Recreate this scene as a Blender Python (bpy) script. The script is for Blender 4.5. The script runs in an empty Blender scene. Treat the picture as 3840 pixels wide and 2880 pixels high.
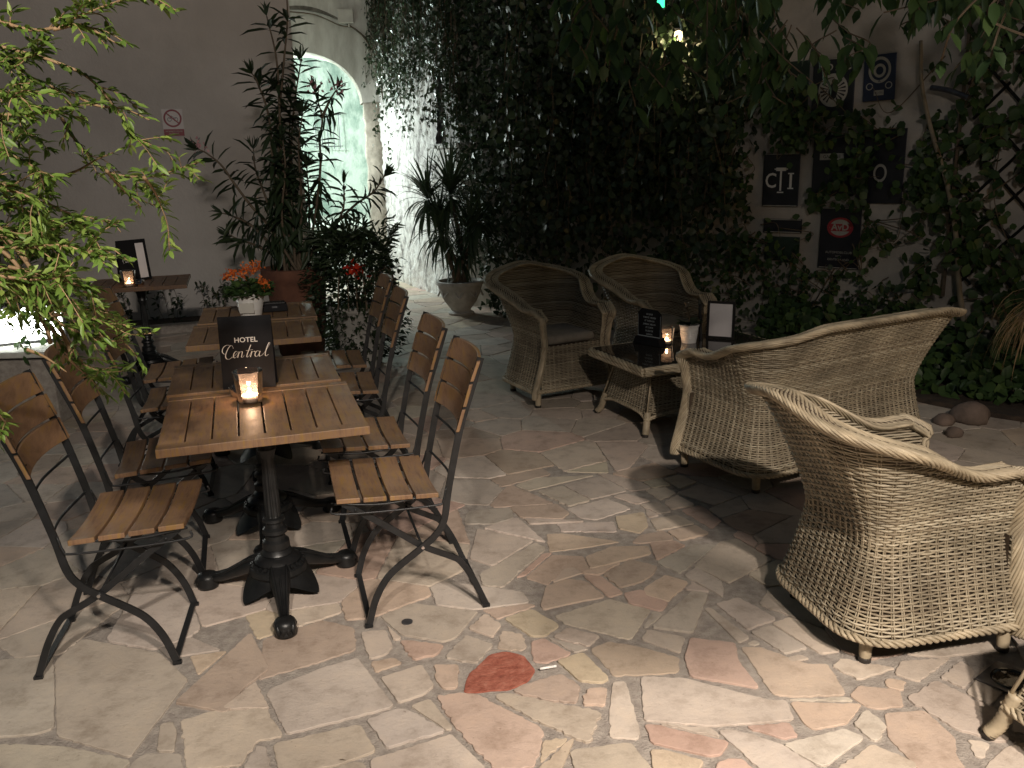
import bpy, math, random
import numpy as np
from mathutils import Vector, Matrix
random.seed(7); rng = np.random.default_rng(11)
sc = bpy.context.scene
C = sc.collection
PI = math.pi

# ------------------------------------------------------------------ camera
CF, CH, CP, CR = 870.0, 1.63, math.radians(14.8), math.radians(1.5)
F_ = np.array([0, math.cos(CP), -math.sin(CP)]); U0 = np.array([0, math.sin(CP), math.cos(CP)]); R0 = np.array([1., 0, 0])
R_ = math.cos(CR) * R0 - math.sin(CR) * U0; U_ = math.sin(CR) * R0 + math.cos(CR) * U0
CAM = np.array([0, 0, CH])
def ray(x, y): return F_ + R_ * (x / 3.75 - 512) / CF - U_ * (y / 3.75 - 384) / CF
def atz(x, y, z=0.):
    d = ray(x, y); return CAM + d * (z - CH) / d[2]
def atY(x, y, Y):
    d = ray(x, y); return CAM + d * Y / d[1]
cd = bpy.data.cameras.new('camera'); co = bpy.data.objects.new('camera', cd); C.objects.link(co)
cd.sensor_width = 36; cd.lens = 36 * CF / 1024; cd.clip_start = .05; cd.clip_end = 400
M = Matrix(((R_[0], U_[0], -F_[0], 0), (R_[1], U_[1], -F_[1], 0), (R_[2], U_[2], -F_[2], CH), (0, 0, 0, 1)))
co.matrix_world = M; sc.camera = co

# ------------------------------------------------------------------ materials
def newmat(name):
    m = bpy.data.materials.new(name); m.use_nodes = True
    nt = m.node_tree; b = nt.nodes['Principled BSDF']; return m, nt, b
def ramp(nt, fac, stops):
    r = nt.nodes.new('ShaderNodeValToRGB'); e = r.color_ramp.elements
    while len(e) < len(stops): e.new(.5)
    for i, (p, c) in enumerate(stops): e[i].position = p; e[i].color = (*c, 1)
    nt.links.new(fac, r.inputs[0]); return r.outputs[0]
def noise(nt, scale, detail=4, rough=.6, coord='Object', stretch=None):
    tc = nt.nodes.new('ShaderNodeTexCoord'); n = nt.nodes.new('ShaderNodeTexNoise')
    n.inputs['Scale'].default_value = scale; n.inputs['Detail'].default_value = detail; n.inputs['Roughness'].default_value = rough
    if stretch:
        mp = nt.nodes.new('ShaderNodeMapping'); mp.inputs['Scale'].default_value = stretch
        nt.links.new(tc.outputs[coord], mp.inputs[0]); nt.links.new(mp.outputs[0], n.inputs['Vector'])
    else: nt.links.new(tc.outputs[coord], n.inputs['Vector'])
    return n.outputs['Fac']
def bump(nt, b, h, strength=.4, dist=.01):
    bp = nt.nodes.new('ShaderNodeBump'); bp.inputs['Strength'].default_value = strength; bp.inputs['Distance'].default_value = dist
    nt.links.new(h, bp.inputs['Height']); nt.links.new(bp.outputs[0], b.inputs['Normal'])
def mat(name, c1, c2=None, rough=.6, scale=8, bs=0., bd=.005, bscale=None, stretch=None, metal=0., spec=.5, lo=.35, hi=.65, coat=0.):
    m, nt, b = newmat(name)
    b.inputs['Roughness'].default_value = rough; b.inputs['Metallic'].default_value = metal
    b.inputs['Specular IOR Level'].default_value = spec; b.inputs['Coat Weight'].default_value = coat
    c2 = c2 or tuple(x * .75 for x in c1)
    n = noise(nt, scale, stretch=stretch)
    nt.links.new(ramp(nt, n, [(lo, c2), (hi, c1)]), b.inputs['Base Color'])
    if bs: bump(nt, b, noise(nt, bscale or scale * 3, 6, .65, stretch=stretch), bs, bd)
    return m
def islandmat(name, cols, rough=.5, transl=0., spec=.4, nscale=0., bs=0.):
    m, nt, b = newmat(name)
    g = nt.nodes.new('ShaderNodeNewGeometry')
    col = ramp(nt, g.outputs['Random Per Island'], [(i / max(1, len(cols) - 1), c) for i, c in enumerate(cols)])
    if nscale:
        mx = nt.nodes.new('ShaderNodeMix'); mx.data_type = 'RGBA'; mx.blend_type = 'MULTIPLY'; mx.inputs[0].default_value = 1
        nt.links.new(col, mx.inputs[6]); nt.links.new(ramp(nt, noise(nt, nscale), [(.3, (.55, .55, .55)), (.7, (1.2, 1.2, 1.2))]), mx.inputs[7])
        col = mx.outputs[2]
    nt.links.new(col, b.inputs['Base Color']); b.inputs['Roughness'].default_value = rough; b.inputs['Specular IOR Level'].default_value = spec
    if bs: bump(nt, b, noise(nt, 180, 3), bs, .002)
    if transl:
        t = nt.nodes.new('ShaderNodeBsdfTranslucent'); nt.links.new(col, t.inputs[0])
        ms = nt.nodes.new('ShaderNodeMixShader'); ms.inputs[0].default_value = transl
        out = nt.nodes['Material Output']
        nt.links.new(b.outputs[0], ms.inputs[1]); nt.links.new(t.outputs[0], ms.inputs[2]); nt.links.new(ms.outputs[0], out.inputs[0])
    return m
def emat(name, col, s):
    m, nt, b = newmat(name); b.inputs['Base Color'].default_value = (*col, 1)
    b.inputs['Emission Color'].default_value = (*col, 1); b.inputs['Emission Strength'].default_value = s; return m

def glassmat(name, tint, haze):
    m, nt, b = newmat(name); out = nt.nodes['Material Output']
    tr = nt.nodes.new('ShaderNodeBsdfTransparent'); tr.inputs[0].default_value = (*tint, 1)
    gl = nt.nodes.new('ShaderNodeBsdfGlossy'); gl.inputs['Roughness'].default_value = .05
    tl = nt.nodes.new('ShaderNodeBsdfTranslucent'); tl.inputs[0].default_value = (1, .86, .78, 1)
    fr = nt.nodes.new('ShaderNodeFresnel'); fr.inputs[0].default_value = 1.45
    m1 = nt.nodes.new('ShaderNodeMixShader'); m2 = nt.nodes.new('ShaderNodeMixShader')
    n = noise(nt, 60, 4, .7); r = nt.nodes.new('ShaderNodeMapRange')
    r.inputs[1].default_value = .35; r.inputs[2].default_value = .7; r.inputs[3].default_value = haze * .5; r.inputs[4].default_value = haze * 1.6
    nt.links.new(n, r.inputs[0]); nt.links.new(r.outputs[0], m1.inputs[0])
    nt.links.new(tr.outputs[0], m1.inputs[1]); nt.links.new(tl.outputs[0], m1.inputs[2])
    nt.links.new(fr.outputs[0], m2.inputs[0]); nt.links.new(m1.outputs[0], m2.inputs[1]); nt.links.new(gl.outputs[0], m2.inputs[2])
    nt.links.new(m2.outputs[0], out.inputs[0]); return m

MAT = dict(
    wood=mat('stained_wood', (.31, .175, .096), (.235, .13, .069), .42, 3.5, .12, .002, 40, (1, 9, 1), spec=.35),
    wood_dark=mat('dark_wood', (.17, .09, .05), (.11, .058, .033), .5, 3, .12, .002, 40, (1, 9, 1)),
    wood_edge=mat('wood_edge', (.46, .24, .11), (.36, .18, .08), .5, 6),
    iron=mat('black_iron', (.018, .019, .02), (.010, .011, .012), .38, 30, .35, .002, 90, metal=.3, spec=.6),
    bar=mat('painted_steel', (.022, .023, .025), (.014, .015, .016), .42, 20, .1, .001, 120, metal=.2),
    screw=mat('steel_screw', (.75, .75, .75), (.6, .6, .6), .2, 20, metal=1),
    plaster=mat('wall_plaster', (.61, .575, .54), (.47, .44, .41), .9, .8, .8, .010, 22),
    plaster_r=mat('vine_wall_plaster', (.58, .54, .48), (.40, .37, .33), .9, 2.2, .8, .012, 18),
    rough_white=mat('rough_whitewash', (.80, .80, .77), (.30, .29, .28), .92, 9, 1., .05, 11, (1, 1, .55), lo=.32, hi=.5),
    arch=mat('arch_plaster', (.66, .65, .60), (.47, .455, .41), .9, 3.5, .5, .01, 22, (2, 1, .6)),
    archstone=mat('arch_stone', (.55, .50, .42), (.32, .29, .24), .9, 7, .8, .015, 20),
    alley=mat('alley_wall', (.70, .74, .68), (.34, .42, .37), .9, 4.5, 1., .04, 12, (1, 1, .5), lo=.38, hi=.58),
    reveal_dark=mat('dark_arch_edge', (.20, .185, .16), (.09, .083, .07), .95, 14),
    step=mat('step_stone', (.62, .62, .57), (.40, .40, .36), .85, 6, .6, .01, 25),
    soil=mat('soil', (.07, .05, .035), (.035, .026, .02), .95, 14, 1, .02, 30),
    mortar=mat('mortar', (.45, .405, .36), (.31, .275, .245), .95, 30, 1., .008, 140),
    terracotta=mat('terracotta', (.20, .085, .05), (.12, .052, .034), .85, 6, .3, .004, 30),
    urn=mat('stone_urn', (.55, .53, .50), (.38, .36, .33), .85, 8, .4, .005, 30),
    whitepot=mat('white_pot', (.80, .78, .75), (.74, .72, .69), .3, 5),
    wax=mat('wax', (.85, .75, .65), (.8, .7, .6), .5, 5),
    black=mat('black_card', (.010, .010, .012), (.007, .007, .009), .6, 20, spec=.2),
    frame=mat('black_frame', (.015, .014, .014), (.01, .01, .01), .4, 20),
    paper=mat('paper', (.80, .77, .78), (.74, .71, .72), .7, 12),
    ink=mat('white_lettering', (.86, .85, .83), (.8, .8, .78), .5, 10),
    chalk=mat('chalk', (.45, .5, .52), (.3, .34, .36), .8, 60),
    cushion=mat('seat_cushion', (.24, .215, .18), (.19, .17, .14), .95, 20, .3, .003, 200),
    lining_gap_shadow=mat('wicker_gap_shadow', (.085, .06, .04), (.05, .035, .022), .9, 20),  # dark brown backing that stands in for shadow in the wicker gaps
    cap=mat('rubber_cap', (.03, .025, .022), (.02, .017, .015), .6, 20),
    tableglass=mat('dark_glass', (.035, .032, .028), (.03, .027, .024), .04, 20, spec=.7),
    stem=mat('woody_stem', (.17, .13, .085), (.10, .075, .05), .8, 12, .5, .004, 40),
    twig=mat('light_twig', (.34, .22, .12), (.22, .14, .07), .7, 30),
    paletrunk=mat('pale_vine_trunk', (.30, .26, .19), (.2, .17, .12), .8, 14, .5, .004, 40),
    rock=mat('rock', (.20, .15, .125), (.11, .085, .07), .9, 8, .6, .01, 20),
    signdark=mat('enamel_dark', (.018, .02, .03), (.012, .013, .02), .35, 10),
    signred=mat('enamel_red', (.42, .035, .045), (.36, .03, .04), .4, 10),
    signwhite=mat('enamel_white', (.66, .62, .61), (.62, .58, .57), .5, 10),
    signwine=mat('wine_print', (.26, .03, .045), (.22, .026, .04), .5, 10),
    signblue=mat('enamel_blue', (.02, .03, .075), (.015, .024, .06), .35, 10),
    signpale=mat('enamel_pale', (.50, .49, .44), (.40, .39, .35), .5, 20),
    signgreen=mat('enamel_green', (.025, .05, .035), (.018, .036, .026), .4, 10),
    shutter=mat('grey_shutter', (.30, .29, .28), (.25, .245, .235), .7, 4),
    plastic=mat('grey_plastic', (.62, .60, .54), (.55, .53, .48), .5, 10),
    tan=mat('cigarette_paper', (.85, .83, .8), (.8, .78, .75), .6, 30),
    metal=mat('dull_metal', (.16, .16, .17), (.10, .10, .11), .45, 30, metal=.7),
    glass=glassmat('tumbler_glass', (.97, .94, .92), .10),
    glass_clear=glassmat('clear_glass', (.93, .94, .94), .08),
    flame=emat('candle_flame', (1, .62, .28), 60),
    flood=emat('floodlight_lens', (.97, 1, .93), 9),
    wicker=islandmat('rattan_weave', [(.26, .215, .15), (.42, .365, .265), (.33, .28, .195), (.50, .445, .335), (.28, .235, .165)], .5, 0, .4, 4.5),
    rope=islandmat('rattan_braid', [(.36, .295, .20), (.53, .455, .325), (.43, .36, .25), (.57, .50, .365)], .5, 0, .4, 9),
    leaf_bright=islandmat('bright_leaf', [(.11, .20, .035), (.19, .30, .055), (.08, .15, .03), (.30, .40, .09), (.15, .25, .05)], .45, .35),
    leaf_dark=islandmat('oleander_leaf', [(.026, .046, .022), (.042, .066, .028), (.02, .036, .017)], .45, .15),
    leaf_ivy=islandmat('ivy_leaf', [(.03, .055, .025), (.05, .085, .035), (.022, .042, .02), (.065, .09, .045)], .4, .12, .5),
    leaf_vine=islandmat('vine_leaf', [(.045, .085, .03), (.07, .13, .04), (.03, .06, .024), (.10, .17, .045)], .45, .25),
    leaf_yucca=islandmat('yucca_leaf', [(.03, .055, .03), (.055, .09, .045), (.04, .07, .035)], .4, .08),
    straw=islandmat('dry_frond', [(.40, .28, .14), (.30, .2, .1)], .7, .1),
    orange=islandmat('orange_petal', [(.75, .16, .03), (.85, .26, .05), (.65, .10, .03)], .5, .3),
    red=islandmat('red_petal', [(.7, .03, .015), (.85, .08, .03)], .5, .3),
    pink=islandmat('pink_petal', [(.75, .45, .45), (.65, .35, .38)], .5, .3),
)
def woodmat(name, c, var=.16, rough=.45):
    m, nt, b = newmat(name); g = nt.nodes.new('ShaderNodeNewGeometry')
    col = ramp(nt, g.outputs['Random Per Island'], [(0, tuple(x * (1 - var) for x in c)), (.5, c), (1, tuple(min(1, x * (1 + var * .8)) for x in c))])
    def mul(a, f, st):
        mx = nt.nodes.new('ShaderNodeMix'); mx.data_type = 'RGBA'; mx.blend_type = 'MULTIPLY'; mx.inputs[0].default_value = 1
        nt.links.new(a, mx.inputs[6]); nt.links.new(ramp(nt, f, st), mx.inputs[7]); return mx.outputs[2]
    gr = noise(nt, 9, 8, .7, stretch=(9, 1, 1)); col = mul(col, gr, [(.3, (.62, .58, .55)), (.5, (1, 1, 1)), (.75, (1.18, 1.15, .22))])
    col = mul(col, noise(nt, 5, 4, .6), [(.35, (.8, .79, .78)), (.6, (1.05, 1.05, 1.05))])
    nt.links.new(col, b.inputs['Base Color']); b.inputs['Specular IOR Level'].default_value = .35
    r = nt.nodes.new('ShaderNodeMapRange'); r.inputs[3].default_value = rough - .1; r.inputs[4].default_value = rough + .2; nt.links.new(noise(nt, 12), r.inputs[0]); nt.links.new(r.outputs[0], b.inputs['Roughness'])
    bump(nt, b, gr, .25, .0015); return m
MAT['wood'] = woodmat('stained_wood', (.265, .160, .095)); MAT['wood_dark'] = woodmat('dark_wood', (.16, .09, .055))
# red slab
m, nt, b = newmat('red_sandstone'); MAT['redstone'] = m
nt.links.new(ramp(nt, noise(nt, 26, 10, .75), [(.28, (.17, .045, .03)), (.42, (.34, .10, .065)), (.55, (.44, .155, .105)), (.72, (.52, .24, .17))]), b.inputs['Base Color'])
b.inputs['Roughness'].default_value = .85; bump(nt, b, noise(nt, 30, 10, .75), 1., .012)
# paving stones: own colour per stone
m, nt, b = newmat('flagstone'); MAT['stone'] = m
at = nt.nodes.new('ShaderNodeAttribute'); at.attribute_name = 'tone'
n1 = noise(nt, 9, 6, .7); n2 = noise(nt, 2.2, 3, .5); n3 = noise(nt, 55, 4, .7)
mx = nt.nodes.new('ShaderNodeMix'); mx.data_type = 'RGBA'; mx.blend_type = 'MULTIPLY'; mx.inputs[0].default_value = 1
nt.links.new(at.outputs['Color'], mx.inputs[6]); nt.links.new(ramp(nt, n1, [(.30, (.70, .67, .64)), (.5, (1, 1, 1)), (.72, (1.12, 1.1, 1.06))]), mx.inputs[7])
mx2 = nt.nodes.new('ShaderNodeMix'); mx2.data_type = 'RGBA'; mx2.blend_type = 'MULTIPLY'; mx2.inputs[0].default_value = 1
nt.links.new(mx.outputs[2], mx2.inputs[6]); nt.links.new(ramp(nt, n3, [(.24, (.55, .5, .46)), (.36, (1, 1, 1))]), mx2.inputs[7])
mx3 = nt.nodes.new('ShaderNodeMix'); mx3.data_type = 'RGBA'; mx3.blend_type = 'MULTIPLY'; mx3.inputs[0].default_value = 1
nt.links.new(mx2.outputs[2], mx3.inputs[6]); nt.links.new(ramp(nt, n2, [(.35, (.86, .84, .82)), (.65, (1.05, 1.04, 1.02))]), mx3.inputs[7])
nt.links.new(mx3.outputs[2], b.inputs['Base Color']); b.inputs['Roughness'].default_value = .72
bump(nt, b, noise(nt, 38, 10, .78), .7, .006)

# ------------------------------------------------------------------ mesh helpers
class MB:
    def __init__(s): s.v = []; s.f = []; s.n = 0
    def add(s, v, f):
        v = np.asarray(v, float); s.v.append(v); s.f += [tuple(i + s.n for i in q) for q in f]; s.n += len(v); return s
    def box(s, c, d, rot=None):
        x, y, z = np.array(d) / 2
        v = np.array([(-x, -y, -z), (x, -y, -z), (x, y, -z), (-x, y, -z), (-x, -y, z), (x, -y, z), (x, y, z), (-x, y, z)])
        if rot is not None: v = v @ np.array(rot.to_3x3()).T
        return s.add(v + np.array(c), [(0, 3, 2, 1), (4, 5, 6, 7), (0, 1, 5, 4), (1, 2, 6, 5), (2, 3, 7, 6), (3, 0, 4, 7)])
    def rings(s, R, close=True, cap=True):
        R = np.asarray(R, float); n, k = R.shape[:2]; f = []
        for i in range(n - 1):
            for j in range(k if close else k - 1):
                a = i * k + j; b_ = i * k + (j + 1) % k
                f.append((a, b_, b_ + k, a + k))
        if cap and close: f += [tuple(range(k))[::-1], tuple((n - 1) * k + j for j in range(k))]
        return s.add(R.reshape(-1, 3), f)
    def tube(s, P, r, k=6, ra=1., up=None):
        P = np.asarray(P, float); n = len(P); r = np.broadcast_to(np.asarray(r, float), (n,))
        T = np.gradient(P, axis=0); T /= np.linalg.norm(T, axis=1)[:, None] + 1e-9
        u = np.array(up if up is not None else ((0, 0, 1) if abs(T[0][2]) < .9 else (1, 0, 0)), float)
        N = np.cross(T, np.cross(u, T)); 
        if up is None:
            N = np.zeros((n, 3)); a = np.cross(T[0], u); N[0] = a / np.linalg.norm(a)
            for i in range(1, n):
                w = N[i - 1] - T[i] * (N[i - 1] @ T[i]); N[i] = w / (np.linalg.norm(w) + 1e-9)
        else: N /= np.linalg.norm(N, axis=1)[:, None] + 1e-9
        B = np.cross(T, N); a = np.linspace(0, 2 * PI, k, endpoint=False)
        Rg = P[:, None] + r[:, None, None] * (np.cos(a)[None, :, None] * N[:, None] * ra + np.sin(a)[None, :, None] * B[:, None])
        return s.rings(Rg)
    def bar(s, P, w, h, lat):      # flat bar; lat = axis of thickness h
        P = np.asarray(P, float); T = np.gradient(P, axis=0); T /= np.linalg.norm(T, axis=1)[:, None]
        L = np.array(lat, float); N = np.cross(T, L); N /= np.linalg.norm(N, axis=1)[:, None]
        c = [(-.5, -.5), (.5, -.5), (.5, .5), (-.5, .5)]
        return s.rings(np.stack([P + N * w * a + L * h * b_ for a, b_ in c], 1))
    def lathe(s, prof, c=(0, 0, 0), k=24, cap=True):
        a = np.linspace(0, 2 * PI, k, endpoint=False)
        R = np.array([[(r * math.cos(t), r * math.sin(t), z) for t in a] for r, z in prof]) + np.array(c)
        return s.rings(R, True, cap)
    def prism(s, pts, y0, y1):     # polygon in x,z extruded along y
        n = len(pts); v = [(x, y0, z) for x, z in pts] + [(x, y1, z) for x, z in pts]
        f = [tuple(range(n)), tuple(range(2 * n - 1, n - 1, -1))] + [(i, i + n, (i + 1) % n + n, (i + 1) % n) for i in range(n)]
        return s.add(v, f)
    def build(s, name, m, parent=None, smooth=False, bevel=0, props=None):
        me = bpy.data.meshes.new(name); me.from_pydata(np.concatenate(s.v).tolist(), [], s.f); me.update()
        me.materials.append(MAT[m] if isinstance(m, str) else m)
        if smooth:
            me.shade_smooth()
            if smooth == 'auto': me.set_sharp_from_angle(angle=math.radians(38))
        o = bpy.data.objects.new(name, me); C.objects.link(o)
        if parent: o.parent = parent
        if bevel:
            bv = o.modifiers.new('bevel', 'BEVEL'); bv.width = bevel; bv.segments = 2; bv.limit_method = 'ANGLE'; bv.angle_limit = math.radians(40)
        if props:
            for k_, v_ in props.items(): o[k_] = v_
        return o
def cr(pts, n=8):                  # Catmull-Rom resample
    P = np.asarray(pts, float); P = np.vstack([2 * P[0] - P[1], P, 2 * P[-1] - P[-2]]); out = []
    for i in range(1, len(P) - 2):
        for t in np.linspace(0, 1, n, endpoint=False):
            a, b_, c, d = P[i - 1:i + 3]
            out.append(.5 * ((2 * b_) + (c - a) * t + (2 * a - 5 * b_ + 4 * c - d) * t * t + (3 * b_ - a - 3 * c + d) * t ** 3))
    out.append(P[-2]); return np.array(out)
def thing(name, label, cat, loc=(0, 0, 0), rz=0, group=None):
    o = bpy.data.objects.new(name, None); C.objects.link(o); o.location = loc; o.rotation_euler = (0, 0, rz)
    o.empty_display_size = .1; tag(o, label, cat, group); return o
def tag(o, label, cat, group=None):
    o['label'] = label; o['category'] = cat
    if group: o['group'] = group
    return o
def dup(root, loc, rz, label, group=None, scale=None):
    r = root.copy(); C.objects.link(r); r.location = loc; r.rotation_euler = (0, 0, rz); r['label'] = label
    if group: r['group'] = group
    if scale: r.scale = scale
    for ch in list(root.children):
        c = ch.copy(); C.objects.link(c); c.parent = r
        for g in list(ch.children):
            d = g.copy(); C.objects.link(d); d.parent = c
    return r
def text(s, size, shear=0., bold=0., align='CENTER'):
    cu = bpy.data.curves.new('t', 'FONT'); cu.body = s; cu.size = size; cu.shear = shear; cu.offset = bold
    cu.align_x = align; cu.align_y = 'CENTER'; cu.resolution_u = 3
    o = bpy.data.objects.new('t', cu); C.objects.link(o); bpy.context.view_layer.update()
    me = bpy.data.meshes.new_from_object(o.evaluated_get(bpy.context.evaluated_depsgraph_get()))
    v = np.array([p.co for p in me.vertices]).reshape(-1, 3); f = [tuple(p.vertices) for p in me.polygons]
    bpy.data.objects.remove(o); bpy.data.curves.remove(cu); bpy.data.meshes.remove(me); return v, f
def letter(mb, s, size, x, z, y=-.012, sx=1., **k):
    v, f = text(s, size, **k)
    if len(v): mb.add(np.stack([v[:, 0] * sx + x, np.full(len(v), y), v[:, 1] + z], 1), f)
    return mb
def disc(mb, x, z, rx, rz, y, k=32, inner=None):
    a = np.linspace(0, 2 * PI, k, endpoint=False)
    if inner is None: return mb.add([(x + rx * math.cos(t), y, z + rz * math.sin(t)) for t in a], [tuple(range(k))])
    v = [(x + rx * q * math.cos(t), y, z + rz * q * math.sin(t)) for t in a for q in (1, inner)]
    return mb.add(v, [(2 * i, 2 * ((i + 1) % k), 2 * ((i + 1) % k) + 1, 2 * i + 1) for i in range(k)])

# ------------------------------------------------------------------ leaves
LEAF = dict(
    lance=(np.array([(0, 0, 0), (.3, .5, .04), (.3, 0, -.02), (.3, -.5, .04), (.7, .38, 0), (.7, 0, -.06), (.7, -.38, 0), (1, 0, -.16)]),
           [(0, 2, 1), (0, 3, 2), (1, 2, 5, 4), (2, 3, 6, 5), (4, 5, 7), (5, 6, 7)]),
    oval=(np.array([(0, 0, 0), (.25, .42, .06), (.25, 0, 0), (.25, -.42, .06), (.6, .5, .03), (.6, 0, -.04), (.6, -.5, .03), (1, 0, -.12)]),
          [(0, 2, 1), (0, 3, 2), (1, 2, 5, 4), (2, 3, 6, 5), (4, 5, 7), (5, 6, 7)]),
    ivy=(np.array([(0, 0, .0), (.0, .32, .03), (.22, .55, .0), (.42, .3, .03), (1, 0, -.1), (.42, -.3, .03), (.22, -.55, .0), (.0, -.32, .03), (.3, 0, -.04)]),
         [(0, 8, 1), (1, 8, 3, 2), (3, 8, 4), (8, 5, 4), (7, 6, 5, 8), (0, 7, 8)]),
)
def leaves(mb, P, D, N, L, W, kind):
    """P,D,N: (n,3) base, direction, leaf normal; L length; W width."""
    P = np.asarray(P, float); n = len(P)
    if not n: return
    D = np.asarray(D, float); D = D / (np.linalg.norm(D, axis=1)[:, None] + 1e-9)
    S = np.cross(N, D); S /= np.linalg.norm(S, axis=1)[:, None] + 1e-9; Nn = np.cross(D, S)
    T, Fc = LEAF[kind]; L = np.broadcast_to(L, (n,))[:, None, None]; W = np.broadcast_to(W, (n,))[:, None, None]
    V = P[:, None] + T[None, :, 0:1] * L * D[:, None] + T[None, :, 1:2] * W * S[:, None] + T[None, :, 2:3] * L * Nn[:, None]
    k = len(T); base = mb.n; mb.v.append(V.reshape(-1, 3)); mb.n += n * k
    Fs = []
    for i in range(n):
        o = base + i * k; Fs += [tuple(o + j for j in q) for q in Fc]
    mb.f += Fs
def rnd(n, s=1.): return rng.normal(0, s, (n, 3))

# ------------------------------------------------------------------ world and lights
w = bpy.data.worlds.new('World'); sc.world = w; w.use_nodes = True
wn = w.node_tree; sky = wn.nodes.new('ShaderNodeTexSky'); sky.sky_type = 'NISHITA'; sky.sun_disc = False
sky.sun_elevation = math.radians(5); sky.sun_rotation = math.radians(150)
wn.links.new(sky.outputs[0], wn.nodes['Background'].inputs[0]); wn.nodes['Background'].inputs[1].default_value = .033
def lamp(name, loc, power, col, r=.03, kind='POINT', aim=None, angle=1.2, blend=.5):
    l = bpy.data.lights.new(name, kind); l.energy = power; l.color = col
    l.shadow_soft_size = r
    o = bpy.data.objects.new(name, l); C.objects.link(o); o.location = loc
    if kind == 'SPOT':
        l.spot_size = angle; l.spot_blend = blend
        o.rotation_euler = (Vector(aim) - Vector(loc)).to_track_quat('-Z', 'Y').to_euler()
    return o
WARM = (1, .86, .73)
LA = np.array([1.35, -.60, 3.0]); LB = np.array([.95, -.75, 3.02])
lamp('terrace_spot', LA, 800, WARM, .05, 'SPOT', (1.45, 2.25, 0), math.radians(62), 1.)
lamp('terrace_spot', LB, 760, WARM, .12, 'SPOT', (.0, 1.65, 0), math.radians(59), 1.)
lamp('facade_fill', (.1, -.85, 3.15), 480, (1, .88, .80), .15, 'SPOT', (-3.4, 8.6, 3.3), math.radians(54), 1.)  # added fill light to brighten the house wall, no fixture there
lamp('plate_fill', (.9, -.85, 3.1), 150, (1, .88, .80), .2, 'SPOT', (3.6, 6.0, 2.7), math.radians(60), 1.)  # added fill light so the wall plates show
lamp('shrub_fill', (-.2, -.6, 3.0), 430, (1, .90, .78), .05, 'SPOT', (-1.1, 1.8, 1.55), math.radians(50), 1.)  # extra fill light added for the near shrub
lamp('alley_light', (-3.25, 11.45, 2.0), 210, (.92, 1, .97), .06, 'SPOT', (-1.0, 10.9, 1.3), math.radians(125), .9)
lamp('passage_light', (-3.0, 13.3, 2.3), 230, (.82, 1, .94), .08)

# ------------------------------------------------------------------ floor
stones = []   # (polygon Nx2, colour)
def im(o, s, pts, col): stones.append((np.array([atz(o[0] + s * x, o[1] + s * y)[:2] for x, y in pts]), col))
GREY = (.52, .465, .405); CRM = (.62, .54, .45); PEA = (.62, .47, .37); PNK = (.58, .38, .31); BRN = (.48, .365, .285); YEL = (.62, .51, .36); PAL = (.64, .58, .52); RED = (.42, .13, .085); LG = (.52, .485, .43); OLV = (.53, .49, .39)
A = lambda p, c: im((0, 2200), .5877, p, c)
B = lambda p, c: im((1200, 2200), .5877, p, c)
Cc = lambda p, c: im((2400, 2200), .651, p, c)
D_ = lambda p, c: im((1600, 1500), .5877, p, c)
A([(350, 470), (530, 330), (1020, 420), (1200, 590), (1090, 740), (990, 870), (830, 1085), (360, 950)], GREY)
A([(-140, 480), (340, 440), (350, 640), (345, 900), (220, 940), (-140, 965)], LG)
A([(-140, 1010), (240, 1010), (420, 1020), (840, 1110), (700, 1230), (-140, 1230)], GREY)
A([(1110, 740), (1600, 290), (1720, 520), (1540, 660), (1500, 760), (1430, 805), (1280, 770)], BRN)
A([(1680, 330), (2060, 210), (2260, 260), (2270, 400), (2060, 470), (1650, 590)], BRN)
A([(1700, 690), (1720, 650), (2042, 520), (2280, 450), (2520, 765), (1830, 940)], PAL)
A([(1150, 850), (1360, 790), (1510, 790), (1690, 760), (1805, 950), (1640, 980), (1530, 1140), (1190, 1160)], CRM)
A([(1020, 880), (1100, 860), (1130, 920), (1110, 1050), (1000, 1050)], GREY)
A([(1740, 1000), (2300, 875), (2400, 1045), (2130, 1145), (1780, 1190)], CRM)
A([(1550, 1150), (1640, 1010), (1700, 1020), (1740, 1190)], PAL)
A([(1210, 440), (1450, 405), (1265, 560)], YEL)
B([(295, 850), (500, 775), (560, 785), (810, 920), (425, 1030)], PAL)
B([(575, 755), (700, 710), (850, 900), (815, 915)], CRM)
B([(385, 580), (650, 495), (730, 630), (665, 685), (500, 740)], CRM)
B([(320, 1105), (840, 940), (1060, 1157), (1000, 1250), (330, 1230)], PAL)
B([(100, 1150), (270, 1115), (300, 1220), (90, 1230)], CRM)
B([(745, 690), (1000, 680), (1430, 905), (1370, 1150), (1110, 1160), (850, 880)], PEA)
B([(1120, 685), (1180, 675), (1800, 800), (1715, 1000), (1400, 860), (1130, 715)], CRM)
B([(1425, 975), (1590, 960), (1405, 1125)], YEL)
B([(1590, 1045), (1980, 990), (2120, 1160), (2100, 1230), (1640, 1200)], CRM)
B([(1870, 600), (1950, 600), (2045, 920), (2030, 970), (1850, 955), (1845, 780)], PAL)
B([(1705, 650), (1835, 645), (1815, 760), (1675, 750)], PEA)
B([(1260, 640), (1540, 555), (1665, 640), (1635, 740), (1480, 730), (1230, 665)], BRN)
B([(1510, 470), (1680, 418), (1850, 585), (1800, 612), (1655, 600)], YEL)
B([(918, 670), (930, 600), (960, 540), (1030, 480), (1080, 430), (1180, 408), (1300, 435), (1345, 490), (1375, 530), (1330, 600), (1200, 655), (1100, 658), (1000, 672)], RED)
B([(1345, 345), (1430, 325), (1610, 420), (1450, 485), (1360, 475)], PNK)
B([(1160, 275), (1290, 295), (1320, 380), (1285, 405), (1130, 392)], CRM)
B([(930, 305), (1110, 365), (1000, 485), (795, 450)], CRM)
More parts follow.
